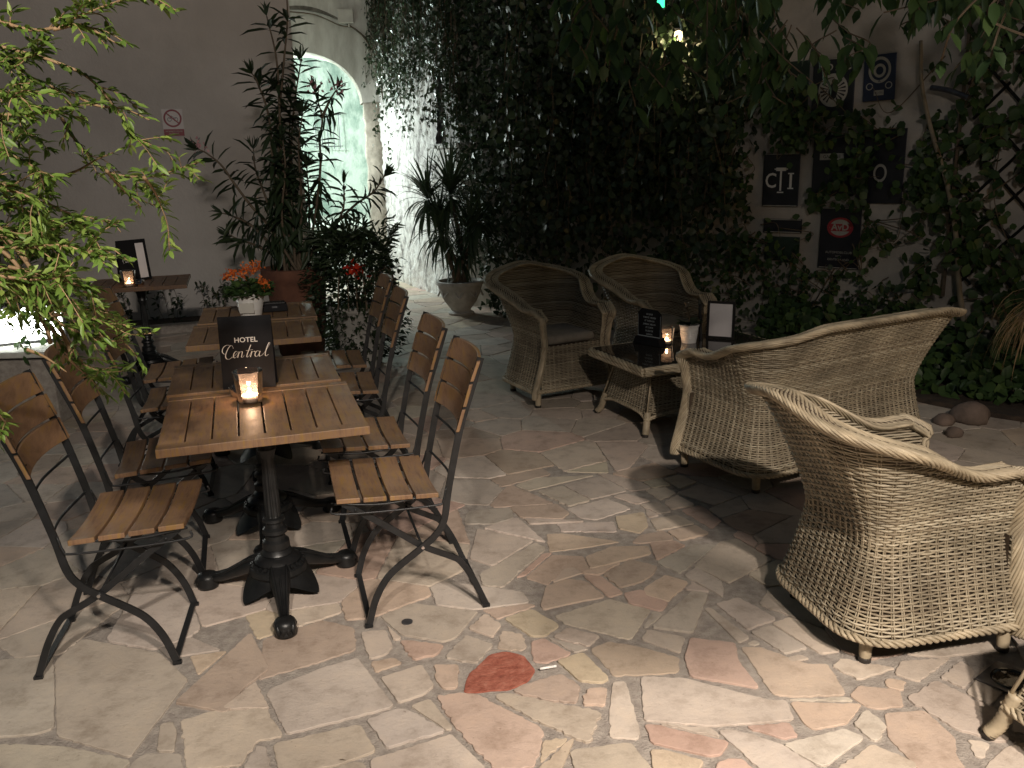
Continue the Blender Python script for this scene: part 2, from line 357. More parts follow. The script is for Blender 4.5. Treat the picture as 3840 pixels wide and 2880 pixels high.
B([(510, 345), (560, 340), (790, 372), (735, 438), (595, 465)], PNK)
B([(260, 290), (415, 272), (465, 380), (430, 425), (315, 460), (285, 380)], GREY)
B([(325, 475), (475, 450), (525, 485), (355, 545)], BRN)
B([(725, 495), (885, 495), (875, 645), (790, 650), (735, 590)], PEA)
B([(945, 265), (1050, 170), (1160, 240), (1105, 320)], CRM)
B([(385, 185), (600, 105), (1010, 155), (870, 320), (790, 350), (520, 305)], GREY)
B([(1175, 202), (1350, 140), (1530, 245), (1440, 312), (1350, 315)], YEL)
B([(1495, 185), (1720, 115), (1850, 75), (2110, 145), (1985, 335), (1565, 235)], OLV)
B([(1485, 318), (1580, 256), (1790, 312), (1715, 380)], GREY)
B([(1725, 395), (1840, 345), (2030, 378), (2295, 450), (2285, 545), (2025, 562), (1870, 565), (1800, 480)], BRN)
Cc([(5, 300), (45, 245), (260, 292), (232, 380)], GREY)
Cc([(65, 232), (300, 25), (395, 35), (305, 265)], LG)
Cc([(368, 125), (400, 115), (635, 290), (570, 320)], LG)
Cc([(435, 97), (570, 60), (790, 185), (620, 245)], LG)
Cc([(635, 258), (760, 220), (965, 350), (840, 385)], LG)
Cc([(255, 410), (290, 295), (550, 325), (565, 420), (690, 585), (290, 515)], PNK)
Cc([(580, 345), (700, 345), (860, 405), (960, 440), (1085, 445), (1185, 620), (880, 632), (765, 615)], PEA)
Cc([(5, 515), (260, 525), (740, 652), (845, 655), (890, 765), (420, 802), (20, 768)], PAL)
Cc([(25, 792), (70, 792), (515, 890), (470, 965), (400, 975), (62, 897)], PNK)
Cc([(58, 938), (140, 938), (370, 1000), (330, 1080), (80, 1080)], YEL)
Cc([(445, 828), (530, 818), (815, 902), (1030, 1045), (960, 1120), (760, 1110)], PAL)
Cc([(445, 1010), (520, 985), (600, 993), (690, 1100), (400, 1100)], PNK)
Cc([(820, 905), (1180, 815), (1295, 865), (1080, 1027), (1030, 1027)], PAL)
Cc([(1110, 1060), (1340, 900), (1595, 1010), (1600, 1110), (1150, 1110)], CRM)
Cc([(860, 660), (1280, 672), (1195, 785), (1000, 820), (945, 785)], PEA)
Cc([(610, 802), (858, 778), (915, 858), (830, 875)], PNK)
Cc([(1228, 790), (1310, 705), (1425, 800), (1380, 885), (1340, 885)], PAL)
Cc([(1405, 723), (1640, 708), (1820, 870), (1820, 960), (1900, 1080), (1640, 1080), (1435, 870)], BRN)
Cc([(1205, 620), (1260, 565), (1498, 592), (1520, 688), (1370, 700), (1300, 685)], BRN)
Cc([(1535, 640), (1700, 535), (2105, 733), (2130, 868), (2070, 895), (1835, 825)], GREY)
Cc([(1105, 452), (1160, 410), (1475, 467), (1260, 535)], CRM)
Cc([(1418, 523), (1535, 543), (1517, 597), (1418, 573)], PEA)
Cc([(1465, 498), (1500, 425), (1790, 405), (1608, 545)], GREY)
Cc([(1725, 520), (1850, 425), (1935, 490), (1870, 585)], GREY)
Cc([(1885, 873), (2015, 897), (1987, 982), (1932, 977)], PAL)
Cc([(2005, 1012), (2100, 925), (2290, 870), (2290, 1090), (1965, 1090)], GREY)
Cc([(843, 406), (925, 388), (980, 411), (872, 432)], CRM)
Cc([(613, 321), (668, 303), (697, 325), (650, 337)], PAL)
D_([(272, 1008), (322, 815), (685, 895), (420, 1055)], GREY)
D_([(335, 1110), (700, 905), (765, 945), (480, 1195), (355, 1178)], LG)
D_([(765, 852), (870, 848), (1235, 902), (980, 942), (782, 967)], PEA)
D_([(828, 788), (1195, 773), (1215, 838), (860, 838)], PAL)
D_([(893, 692), (1150, 624), (1305, 690), (1080, 762), (980, 748)], LG)
D_([(875, 542), (1110, 484), (1283, 575), (1050, 631)], LG)
D_([(705, 581), (870, 548), (1045, 640), (910, 677)], GREY)
D_([(1205, 742), (1387, 713), (1415, 800), (1360, 847), (1223, 818)], YEL)
D_([(1423, 762), (1600, 733), (1712, 785), (1470, 832)], CRM)
D_([(1625, 701), (1750, 668), (1883, 770), (1820, 816)], PNK)
D_([(1535, 837), (1718, 798), (1803, 850), (1620, 896)], PEA)
D_([(1595, 591), (1750, 534), (1993, 610), (1830, 671)], CRM)
D_([(1515, 501), (1610, 474), (1723, 520), (1610, 566)], CRM)
D_([(1395, 571), (1520, 553), (1595, 591), (1490, 636)], CRM)
D_([(1515, 650), (1600, 604), (1713, 670), (1560, 696)], CRM)
D_([(1190, 611), (1270, 593), (1433, 640), (1340, 662)], GREY)
D_([(1355, 666), (1480, 648), (1563, 709), (1480, 722)], GREY)
D_([(525, 682), (830, 663), (912, 720), (860, 757), (600, 748)], BRN)
D_([(235, 760), (275, 702), (540, 683), (555, 748), (430, 787), (245, 787)], LG)
D_([(885, 455), (1150, 389), (1160, 462)], OLV)
D_([(1178, 468), (1450, 399), (1603, 465), (1380, 516)], BRN)
D_([(565, 541), (700, 493), (1070, 477), (650, 577)], OLV)
D_([(405, 501), (740, 434), (793, 470), (480, 551)], BRN)
D_([(1465, 1031), (1700, 914), (1850, 922), (1618, 1105)], LG)
D_([(1705, 1060), (1870, 905), (1980, 884), (2205, 1020), (1930, 1165)], GREY)
D_([(1645, 1120), (1720, 1065), (1883, 1152), (1893, 1255)], LG)
D_([(1385, 1200), (1520, 1115), (1672, 1160), (1540, 1285), (1402, 1247)], YEL)
D_([(763, 1182), (900, 1139), (1020, 1154), (1140, 1253), (970, 1286), (745, 1335), (724, 1308)], PEA)
D_([(630, 1130), (800, 985), (1000, 993), (1045, 1088), (800, 1145), (772, 1176)], BRN)
D_([(1010, 1000), (1180, 934), (1415, 933), (1435, 980), (1042, 1075)], PEA)
D_([(1125, 1112), (1300, 1014), (1473, 1062), (1440, 1117), (1370, 1157), (1232, 1195)], BRN)
D_([(1255, 1231), (1370, 1205), (1543, 1291), (1500, 1345), (1292, 1296)], PNK)
traced = len(stones)
def area(p): x, y = p[:, 0], p[:, 1]; return .5 * (np.dot(x, np.roll(y, -1)) - np.dot(y, np.roll(x, -1)))
def ccw(p): return p if area(p) > 0 else p[::-1]
def clip(poly, p, n):              # keep side where (x-p).n <= 0
    out = []; d = (poly - p) @ n
    for i in range(len(poly)):
        j = (i + 1) % len(poly)
        if d[i] <= 0: out.append(poly[i])
        if (d[i] < 0) != (d[j] < 0) and d[i] != d[j]: out.append(poly[i] + (poly[j] - poly[i]) * d[i] / (d[i] - d[j]))
    return np.array(out) if len(out) >= 3 else None
stones = [(ccw(p), c) for p, c in stones]
TR = [p for p, c in stones]
def inside(p, q):
    e = np.roll(p, -1, 0) - p; w_ = q - p; return np.all(e[:, 0] * w_[:, 1] - e[:, 1] * w_[:, 0] > 0)
seeds = []
cell = {}
for _ in range(9000):
    q = np.array([rng.uniform(-6.2, 5.2), rng.uniform(.6, 12.6)])
    dmin = .15 if rng.random() < .3 else .34
    if q[1] > 6: dmin *= 1.05
    k = (int(q[0] // .3), int(q[1] // .3)); ok = True
    for a in (-1, 0, 1):
        for b_ in (-1, 0, 1):
            for s_ in cell.get((k[0] + a, k[1] + b_), []):
                if np.hypot(*(s_ - q)) < dmin: ok = False
    if ok and not any(inside(p, q) for p in TR): seeds.append(q); cell.setdefault(k, []).append(q)
S = np.array(seeds)
palette = [GREY, CRM, PEA, PNK, BRN, YEL, PAL, LG, OLV]; wt = np.array([.2, .17, .13, .08, .13, .05, .07, .12, .05])
for i, q in enumerate(S):
    poly = np.array([(-.6, -.6), (.6, -.6), (.6, .6), (-.6, .6)]) + q
    d = np.hypot(*(S - q).T); nb = np.argsort(d)[1:16]
    for j in nb:
        if poly is None or d[j] > 1.3: continue
        n_ = (S[j] - q) / d[j]; poly = clip(poly, (q + S[j]) / 2, n_)
    if poly is None: continue
    for p in TR:
        if poly is None: break
        c0 = p.mean(0)
        if np.hypot(*(c0 - q)) > 1.6: continue
        t = poly; 
        for e in range(len(p)):    # overlap of cell and traced stone
            dd = p[(e + 1) % len(p)] - p[e]; nn = np.array([dd[1], -dd[0]]) / np.hypot(*dd); t = clip(t, p[e], nn)
            if t is None: break
        if t is None or abs(area(t)) < 1e-5: continue
        best = None
        for e in range(len(p)):
            dd = p[(e + 1) % len(p)] - p[e]; nn = np.array([dd[1], -dd[0]]) / np.hypot(*dd)
            r = clip(poly, p[e] + nn * .008, -nn)
            if r is not None and (best is None or abs(area(r)) > abs(area(best))): best = r
        poly = best
    if poly is None or abs(area(poly)) < .0022: continue
    poly = ccw(poly); nn = len(poly); gap = rng.uniform(.001, .004)
    for e in range(nn):
        if poly is None: break
    pp = poly
    orig = poly.copy()
    for e in range(len(orig)):
        dd = orig[(e + 1) % len(orig)] - orig[e]; l = np.hypot(*dd)
        if l < 1e-6 or pp is None: continue
        n_ = np.array([dd[1], -dd[0]]) / l; pp = clip(pp, orig[e] - n_ * gap, n_)
    if pp is None or abs(area(pp)) < .0015: continue
    stones.append((ccw(pp), palette[rng.choice(len(palette), p=wt)]))
V = []; Fc = []; cols = []; redf = []
for si, (p, col) in enumerate(stones):
    out = []
    if si != 24 or True:
        cut = []                   # knock corners off
        for i in range(len(p)):
            a, b_, c = p[i - 1], p[i], p[(i + 1) % len(p)]
            r_ = rng.uniform(.0, .03); la, lc = np.hypot(*(a - b_)), np.hypot(*(c - b_))
            cut += [b_ + (a - b_) * min(.3, .006 / max(la, 1e-4) + r_), b_ + (c - b_) * min(.3, .006 / max(lc, 1e-4) + r_)]
        p = np.array(cut)
    rough_edge = rng.uniform(.0008, .0030)
    far = p.mean(0)[1] > 6
    for i in range(len(p)):
        a, c = p[i], p[(i + 1) % len(p)]; l = np.hypot(*(c - a)); k = 1 if far else max(1, int(l / .014))
        nrm = np.array([(c - a)[1], -(c - a)[0]]) / max(l, 1e-6)
        for t in range(k): out.append(a + (c - a) * t / k + nrm * rng.normal(0, rough_edge) * (1 if t else .3))
    p = np.array(out); n_ = len(p); z = rng.uniform(-.0015, .0025); o = len(V); tx, ty = rng.normal(0, .0025, 2); cm = p.mean(0)
    zz = z + (p[:, 0] - cm[0]) * tx + (p[:, 1] - cm[1]) * ty
    inner = p + (cm - p) / (np.hypot(*(cm - p).T)[:, None] + 1e-6) * .0025
    V += [(x, y, h_) for (x, y), h_ in zip(inner, zz)] + [(x, y, h_ - .0012) for (x, y), h_ in zip(p, zz)] + [(x, y, -.016) for (x, y) in p]
    Fc.append(tuple(o + i for i in range(n_)))
    Fc += [(o + i, o + n_ + i, o + n_ + (i + 1) % n_, o + (i + 1) % n_) for i in range(n_)]
    Fc += [(o + n_ + i, o + 2 * n_ + i, o + 2 * n_ + (i + 1) % n_, o + n_ + (i + 1) % n_) for i in range(n_)]
    v_ = rng.uniform(.90, 1.06); cm_ = (.55, .475, .415); mixf = 0 if col == RED else .45; cc = tuple(min(1, (x * (1 - mixf) + m0 * mixf) * v_ * (1 + rng.normal(0, .012))) for x, m0 in zip(col, cm_))
    cols += [cc] * (1 + 2 * n_)
    if col == RED: redf += list(range(len(Fc) - 1 - 2 * n_, len(Fc)))
me = bpy.data.meshes.new('paving'); me.from_pydata(V, [], Fc); me.update(); me.materials.append(MAT['stone']); me.materials.append(MAT['redstone'])
ca = me.attributes.new('tone', 'FLOAT_COLOR', 'FACE'); ca.data.foreach_set('color', np.array([(*c, 1) for c in cols]).ravel())
for i_ in redf: me.polygons[i_].material_index = 1
fl = bpy.data.objects.new('stone_paving', me); C.objects.link(fl); fl['kind'] = 'structure'
g = MB(); N_ = 90
xs = np.linspace(-30, 30, 2); g.add([(-60, -40, -.0060), (60, -40, -.0060), (60, 90, -.0060), (-60, 90, -.0060)], [(0, 1, 2, 3)])
g.build('ground', 'mortar', props={'kind': 'structure'})

# ------------------------------------------------------------------ walls
def hfbm(x, z, seed=0):
    return (np.sin(x * 5.1 + 2.3 * np.sin(z * 3.7 + seed)) + .6 * np.sin(z * 9.3 + 1.7 * np.sin(x * 7.9 + seed)) + .4 * np.sin(x * 17 + z * 13 + seed) + .3 * np.sin(x * 31 - z * 23)) / 2.3
def wallgrid(mb, p0, p1, z0, z1, thick, amp=.0, step=.06, side=1, seed=0, hole=None):
    """sheet from p0 to p1 (front), relief amp toward the viewer, closed box behind."""
    p0 = np.array(p0, float); p1 = np.array(p1, float); d = p1 - p0; L = np.hypot(*d); d /= L; n = np.array([d[1], -d[0]]) * side
    nx = max(2, int(L / step)); nz = max(2, int((z1 - z0) / step)); X = np.linspace(0, L, nx + 1); Z = np.linspace(z0, z1, nz + 1)
    base = mb.n; Vv = []
    for x in X:
        for z in Z:
            h = amp * hfbm(x, z, seed) + (amp * .35 * rng.normal() if amp else 0)
            if hole:
                pass
            q = p0 + d * x + n * h; Vv.append((q[0], q[1], z))
    Ff = []
    for i in range(nx):
        for j in range(nz):
            xc, zc = (X[i] + X[i + 1]) / 2, (Z[j] + Z[j + 1]) / 2
            if hole and hole[0] < xc < hole[1] and hole[2] < zc < hole[3]: continue
            a = i * (nz + 1) + j; Ff.append((a, a + nz + 1, a + nz + 2, a + 1))
    mb.add(Vv, Ff)
    b0 = p0 - n * thick; b1 = p1 - n * thick
    mb.add([(p0[0], p0[1], z0), (p1[0], p1[1], z0), (b1[0], b1[1], z0), (b0[0], b0[1], z0), (p0[0], p0[1], z1), (p1[0], p1[1], z1), (b1[0], b1[1], z1), (b0[0], b0[1], z1)],
           [(4, 5, 6, 7), (1, 2, 6, 5), (2, 3, 7, 6), (3, 0, 4, 7)])
# left house wall
th = math.radians(17); dl = np.array([math.cos(th), math.sin(th)]); cor = np.array([-2.197, 9.70])
lw = MB(); L0 = cor - dl * 6.5
wallgrid(lw, L0, cor, 0, 5.2, .45, .0015, .12)
lw_o = lw.build('house_wall', 'plaster', smooth=False); tag(lw_o, 'plain dusky plaster house wall at the left with the red prohibition sign', 'wall')
# its return along the alley
lr = MB(); wallgrid(lr, cor + np.array([-.13, .43]), cor + np.array([-2.4, 2.3]), 0, 5.2, .25, .008, .15, side=1)
tag(lr.build('alley_side_wall', 'plaster', smooth=False), 'plaster wall running back from the dark corner beside the lit alley', 'wall')
fb = MB(); wallgrid(fb, (5.5, -2.4), (-5.5, -2.4), 0, 5.2, .3, .001, .5); tag(fb.build('hotel_facade', 'plaster'), 'plain plaster hotel facade closing the terrace behind the viewer', 'wall')
# arch wall
cx = -2.75; Yf = 12.15
def ell(a, b_, t, cz=2.34): return (cx + a * math.cos(t), cz + b_ * math.sin(t))
ts = np.linspace(0, PI, 41)
aw = thing('arch_wall', 'whitewashed wall with a round archway at the foot of the lit steps', 'wall', (0, 0, 0))
m_ = MB(); inn = [ell(.86, .66, t) for t in ts]; out = [ell(1.3, 1.17, t) for t in ts]
xR, xL = -1.66, -3.84
outc = [(min(max(x, xL), xR), z) for x, z in out]
v = [(x, Yf + .012 * hfbm(x * 2, z * 2), z) for x, z in inn] + [(x, Yf, z) for x, z in outc]; n_ = len(ts)
m_.add(v, [(i, i + n_, i + n_ + 1, i + 1) for i in range(n_ - 1)])
m_.build('arch_face', 'arch', aw)
m_ = MB()                                                # soffit
v = [(x, Yf + .012 * hfbm(x * 2, z * 2), z) for x, z in inn] + [(cx + (x - cx) * .95, Yf + .07, z - .02) for x, z in inn] + [(cx + (x - cx) * .95, Yf + .5, z - .02) for x, z in inn]
m_.add(v, [(i, i + 1, i + n_ + 1, i + n_) for i in range(n_ - 1)] + [(i + n_, i + n_ + 1, i + 2 * n_ + 1, i + 2 * n_) for i in range(n_ - 1)])
m_.build('arch_soffit', 'archstone', aw, smooth=True)
m_ = MB()                                                # upper wall, proud of the arch
v = [(x, Yf - .11, z) for x, z in out] + [(x, Yf - .11, 5.2) for x, z in out] + [(x, Yf + .02, z) for x, z in out]
m_.add(v, [(i, i + 1, i + n_ + 1, i + n_) for i in range(n_ - 1)])
rv_ = MB(); rv_.add([(x, Yf - .112, z + .030 + .012 * math.sin(7 * x)) for x, z in out] + [(x, Yf - .112, z - .004) for x, z in out] + [(x, Yf + .02, z) for x, z in out], [(i, i + n_, i + n_ + 1, i + 1) for i in range(n_ - 1)] + [(i + n_, i + 2 * n_, i + 2 * n_ + 1, i + n_ + 1) for i in range(n_ - 1)]); rv_.build('arch_reveal', 'reveal_dark', aw)  # darker strip along the lower edge of the outer arch
m_.add([(cx + 1.3, Yf - .11, 2.34), (cx + 1.9, Yf - .11, 2.34), (cx + 1.9, Yf - .11, 5.2), (cx + 1.3, Yf - .11, 5.2)], [(0, 1, 2, 3)])
m_.build('upper_wall', 'arch', aw)
m_ = MB()
def pillar(x0, x1):
    k = 26; Z = np.linspace(0, 2.34, k); jn = rng.normal(0, .010, (k, 6)); R = []
    for i, z in enumerate(Z):
        g_ = .008 if (i % 4 == 0) else 0
        e = jn[i]; R.append([(x0 + e[0] + g_, Yf + .5, z), (x0 + e[1] + g_, Yf + .06, z), (x0 + .05 + e[2], Yf + e[3] + g_, z), ((x0 + x1) / 2, Yf - .015 + e[4] + g_, z), (x1, Yf - .02 + g_, z), (x1 + .1, Yf + .5, z)])
    m_.rings(R, True, True)
pillar(-1.90, -1.64)
m_.build('pier', 'archstone', aw, smooth=True)
m_ = MB(); k = 20; m_.box((-3.9, Yf + .25, 1.2), (.6, .5, 2.4)); m_.build('pier', 'archstone', aw)
# passage behind the arch
pw = MB(); wallgrid(pw, (-1.87, 12.6), (-1.55, 16.2), 0, 5, .3, .035, .09, side=-1, seed=3)
tag(pw.build('passage_wall', 'alley', smooth=True), 'rough stained wall on the right of the greenish lit stair passage', 'wall')
pw = MB(); wallgrid(pw, (-5.2, 15.6), (-1.5, 16.0), 0, 5.5, .3, .035, .09, seed=5)
tag(pw.build('passage_end_wall', 'alley', smooth=True), 'mottled greenish wall seen through the archway behind the oleander', 'wall')
pw = MB(); wallgrid(pw, (-4.0, 12.7), (-4.4, 15.8), 0, 5, .3, .03, .12, seed=8)
tag(pw.build('passage_left_wall', 'alley', smooth=True), 'rough wall closing the stair passage on its left', 'wall')
st = thing('stone_staircase', 'pale stone steps climbing through the lit archway', 'staircase', (0, 0, 0))
for i in range(4):
    m_ = MB(); z = .165 * (i + 1); y = 12.05 + .36 * i
    m_.box((-2.85 + rng.normal(0, .01), y + (.22 if i < 3 else 1.5), z / 2), (2.02, .44 if i < 3 else 3.0, z)); m_.build('step', 'step', st, bevel=.015)
# window grille inside the passage
gr = thing('window_grille', 'thin iron window grille on the greenish wall beyond the archway', 'grille', (0, 0, 0))
m_ = MB(); gc = atY(1228, 490, 15.5)
for i in range(5): m_.tube([gc + np.array([(i - 2) * .10, 0, -.30]), gc + np.array([(i - 2) * .10, 0, .30])], .008, 5)
for i in (-1, 1): m_.tube([gc + np.array([-.25, 0, i * .26]), gc + np.array([.25, 0, i * .26])], .008, 5)
m_.build('grille_bars', 'metal', gr)

# rough bright wall beside the alley (with niche)
W0 = np.array([-1.67, 12.15]); W1 = np.array([-.5, 9.7]); d2 = (W1 - W0) / np.hypot(*(W1 - W0)); n2 = np.array([d2[1], -d2[0]])
nb = n2 if n2 @ (-W0) > 0 else -n2
rw = thing('whitewashed_wall', 'brilliantly lit rough whitewashed wall with a grey niche behind the yucca', 'wall', (0, 0, 0))
m_ = MB(); wallgrid(m_, W0, W1, 0, 5.2, .4, .020, .035, side=(1 if n2 @ (-W0) > 0 else -1), seed=1, hole=(2.03, 9, 1.76, 2.55))
m_.build('rough_plaster', 'rough_white', rw, smooth=True)
def R1(s, z, o=0): q = W0 + d2 * s + nb * o; return np.array([q[0], q[1], z])
m_ = MB(); q = R1(2.4, 2.15, -.10); m_.box(q, (.86, .04, .80), Matrix.Rotation(math.atan2(d2[1], d2[0]), 4, 'Z')); m_.build('shutter', 'shutter', rw)
m_ = MB(); m_.box(R1(2.42, 1.735, -.02), (.84, .20, .05), Matrix.Rotation(math.atan2(d2[1], d2[0]), 4, 'Z')); m_.build('sill', 'rough_white', rw, bevel=.01)
# vine wall
d3 = np.array([4.7, -3.8]); d3 /= np.hypot(*d3); n3 = np.array([-d3[1], d3[0]]) * -1
if n3 @ (-W1) < 0: n3 = -n3
def R2(s, z, o=0): q = W1 + d3 * s + n3 * o; return np.array([q[0], q[1], z])
vw = MB(); wallgrid(vw, W1, W1 + d3 * 9, 0, 5.2, .4, .010, .07, side=1 if np.array([d3[1], -d3[0]]) @ n3 > 0 else -1, seed=2)
tag(vw.build('garden_wall', 'plaster_r', smooth=True), 'old plaster garden wall at the right carrying enamel plates and creepers', 'wall')

# junction box on the arch wall
jb = thing('junction_box', 'square grey junction box high on the wall above the archway', 'box', (-2.005, Yf - .13, 3.39))
MB().box((0, -.03, 0), (.20, .07, .17)).build('casing', 'plastic', jb, bevel=.008)
MB().tube([(.03, 0, -.085), (.03, -.02, -.12)], .012, 8).build('cable_gland', 'plastic', jb)
m_ = MB(); m_.tube(cr([(-2.76, Yf - .13, 3.47), (-2.4, Yf - .13, 3.42), (-2.1, Yf - .125, 3.29), (-1.9, Yf - .125, 3.24), (-1.72, Yf - .13, 3.02), (-1.62, Yf - .13, 2.75), (-1.60, Yf - .13, 2.3)]), .008, 5)
tag(m_.build('cable', 'stem'), 'dark cable sagging along the arch below the junction box', 'cable')

# ------------------------------------------------------------------ bistro tables
def bistro_table(W, D, zt, label, group, loc, rz, wood='wood', foot=True):
    t = thing('bistro_table', label, 'table', loc, rz, group)
    m_ = MB(); th_ = .030; nsl = 8; fr = .055
    m_.box((0, -D / 2 + fr / 2, zt - th_ / 2), (W, fr, th_)); m_.box((0, D / 2 - fr / 2, zt - th_ / 2), (W, fr, th_))
    iw = W / nsl
    for i in range(nsl): m_.box((-W / 2 + iw * (i + .5), 0, zt - th_ / 2 - .0008), (iw - .006 if 0 < i < nsl - 1 else iw - .003, D - 2 * fr + .0, th_ - .0016))
    m_.build('table_top', wood, t, bevel=.0025)
    m_ = MB(); m_.lathe([(.09, zt - .034), (.10, zt - .04), (.045, zt - .06), (.034, zt - .10), (.030, zt - .13), (.036, zt - .145), (.030, zt - .16), (.025, zt - .18)], k=20)
    m_.box((0, 0, zt - .036), (W * .7, .05, .010)); m_.box((0, 0, zt - .0405), (.05, D * .7, .010)); m_.build('bracket', 'iron', t, smooth='auto')
    a = np.linspace(0, 2 * PI, 48, endpoint=False); R = []
    for z, r, fl_ in [(zt - .18, .024, 0), (zt - .20, .024, 1), (.42, .028, 1), (.33, .030, 1), (.325, .030, 0)]:
        rr = r * (1 - .12 * fl_ * (np.sin(a * 12) > 0)); R.append(np.stack([rr * np.cos(a), rr * np.sin(a), np.full(48, z)], 1))
    m_ = MB(); m_.rings(R); m_.build('column', 'iron', t, smooth='auto')
    m_ = MB(); m_.lathe([(.030, .325), (.040, .318), (.042, .308), (.030, .30), (.033, .285), (.046, .275), (.048, .262), (.036, .25), (.038, .235), (.050, .225), (.052, .20), (.046, .195), (.056, .185), (.060, .178), (.058, .172), (.075, .165), (.088, .152), (.086, .14), (.105, .128), (.11, .11), (.095, .085), (.05, .07)], k=36)
    for i in range(24):
        t_ = i * PI / 12; m_.box((.094 * math.cos(t_), .094 * math.sin(t_), .139), (.012, .012, .016), Matrix.Rotation(t_, 4, 'Z') @ Matrix.Rotation(.6, 4, 'Y'))
    an = np.linspace(0, 2 * PI, 72, endpoint=False); lob = np.abs(np.cos(1.5 * (an - foot)))
    R = []
    for q in np.linspace(0, 1, 6):
        r = .098 + .050 * q ** 1.3 * (1 - .55 * lob) + .012 * q * (np.abs(np.sin(1.5 * (an - foot))) ** 6); zq = .105 - (.105 - (.018 + .065 * lob ** 1.2)) * q ** 1.1; R.append(np.stack([r * np.cos(an), r * np.sin(an), zq], 1))
    m_.rings(R, True, False); m_.build('base_collar', 'iron', t, smooth='auto')
    for kk in range(3):
        an = foot + kk * 2 * PI / 3; c_, s_ = math.cos(an), math.sin(an); lat = np.array([-s_, c_, 0]); m_ = MB()
        prof = [(.05, .125, .070, .055), (.09, .120, .080, .062), (.13, .105, .072, .058), (.18, .080, .056, .046), (.23, .056, .044, .036), (.27, .044, .038, .032), (.295, .040, .038, .032)]
        R = []
        for r, z, w_, h_ in prof:
            ring = []
            for q in np.linspace(0, 2 * PI, 14, endpoint=False):
                ring.append(np.array([c_ * r, s_ * r, z]) + lat * w_ * .5 * math.copysign(abs(math.cos(q)) ** .7, math.cos(q)) + np.array([0, 0, 1]) * h_ * .5 * math.copysign(abs(math.sin(q)) ** .8, math.sin(q)))
            R.append(ring)
        m_.rings(R)
        for sd in (-1, 1): m_.tube([np.array([c_ * r, s_ * r, z + h_ * .5]) + lat * w_ * .34 * sd for r, z, w_, h_ in prof], .005, 6)
        m_.tube([np.array([c_ * r, s_ * r, z + h_ * .52]) for r, z, w_, h_ in prof[2:]], .004, 6)
        m_.build('leg', 'iron', t, smooth='auto')
        m_ = MB(); cpt = np.array([c_ * .315, s_ * .315, 0])
        m_.lathe([(.014, .062), (.034, .056), (.043, .040), (.038, .024), (.043, .013), (.041, 0)], cpt, 16)
        for q in (-1.5, -.5, .5, 1.5):
            pc = cpt + lat * q * .017 + np.array([c_, s_, 0]) * (.022 - abs(q) * .004)
            m_.tube([pc + np.array([-c_ * .02, -s_ * .02, .048]), pc + np.array([0, 0, .046]), pc + np.array([c_ * .012, s_ * .012, .03]), pc + np.array([c_ * .016, s_ * .016, .010])], [.008, .012, .011, .006], 8)
        m_.build('lion_paw', 'iron', t, smooth=True)
    return t
def table_from(cs, zt): q = [np.array(c) for c in cs]; c = sum(q) / 4; return (c[0], c[1], 0), np.hypot(*(q[0] - q[1])), np.hypot(*(q[0] - q[3]))
TG = 'slatted bistro tables in a row'
ROT = math.radians(17)
bistro_table(.69, .672, .74, 'slatted bistro table nearest the camera with candle tumbler at its far edge', TG, (-.92, 3.075, 0), ROT, foot=math.radians(-90))
bistro_table(.685, .545, .74, 'slatted bistro table under the black folded menu card, second from the camera', TG, (-1.122, 3.69, 0), ROT, foot=math.radians(-97))
bistro_table(.67, .585, .74, 'dim slatted bistro table just behind the black menu card', TG, (-1.385, 4.64, 0), ROT * .9, foot=math.radians(-97))
bistro_table(.67, .585, .74, 'slatted bistro table carrying the white pot of orange flowers', TG, (-1.535, 5.25, 0), ROT * .9, foot=math.radians(-97))
BT = np.array([-2.88, 6.78]);
bistro_table(.72, .66, .74, 'lone dark slatted table by the house wall with candle and framed menu', None, (BT[0], BT[1], 0), ROT, wood='wood_dark', foot=math.radians(-120))

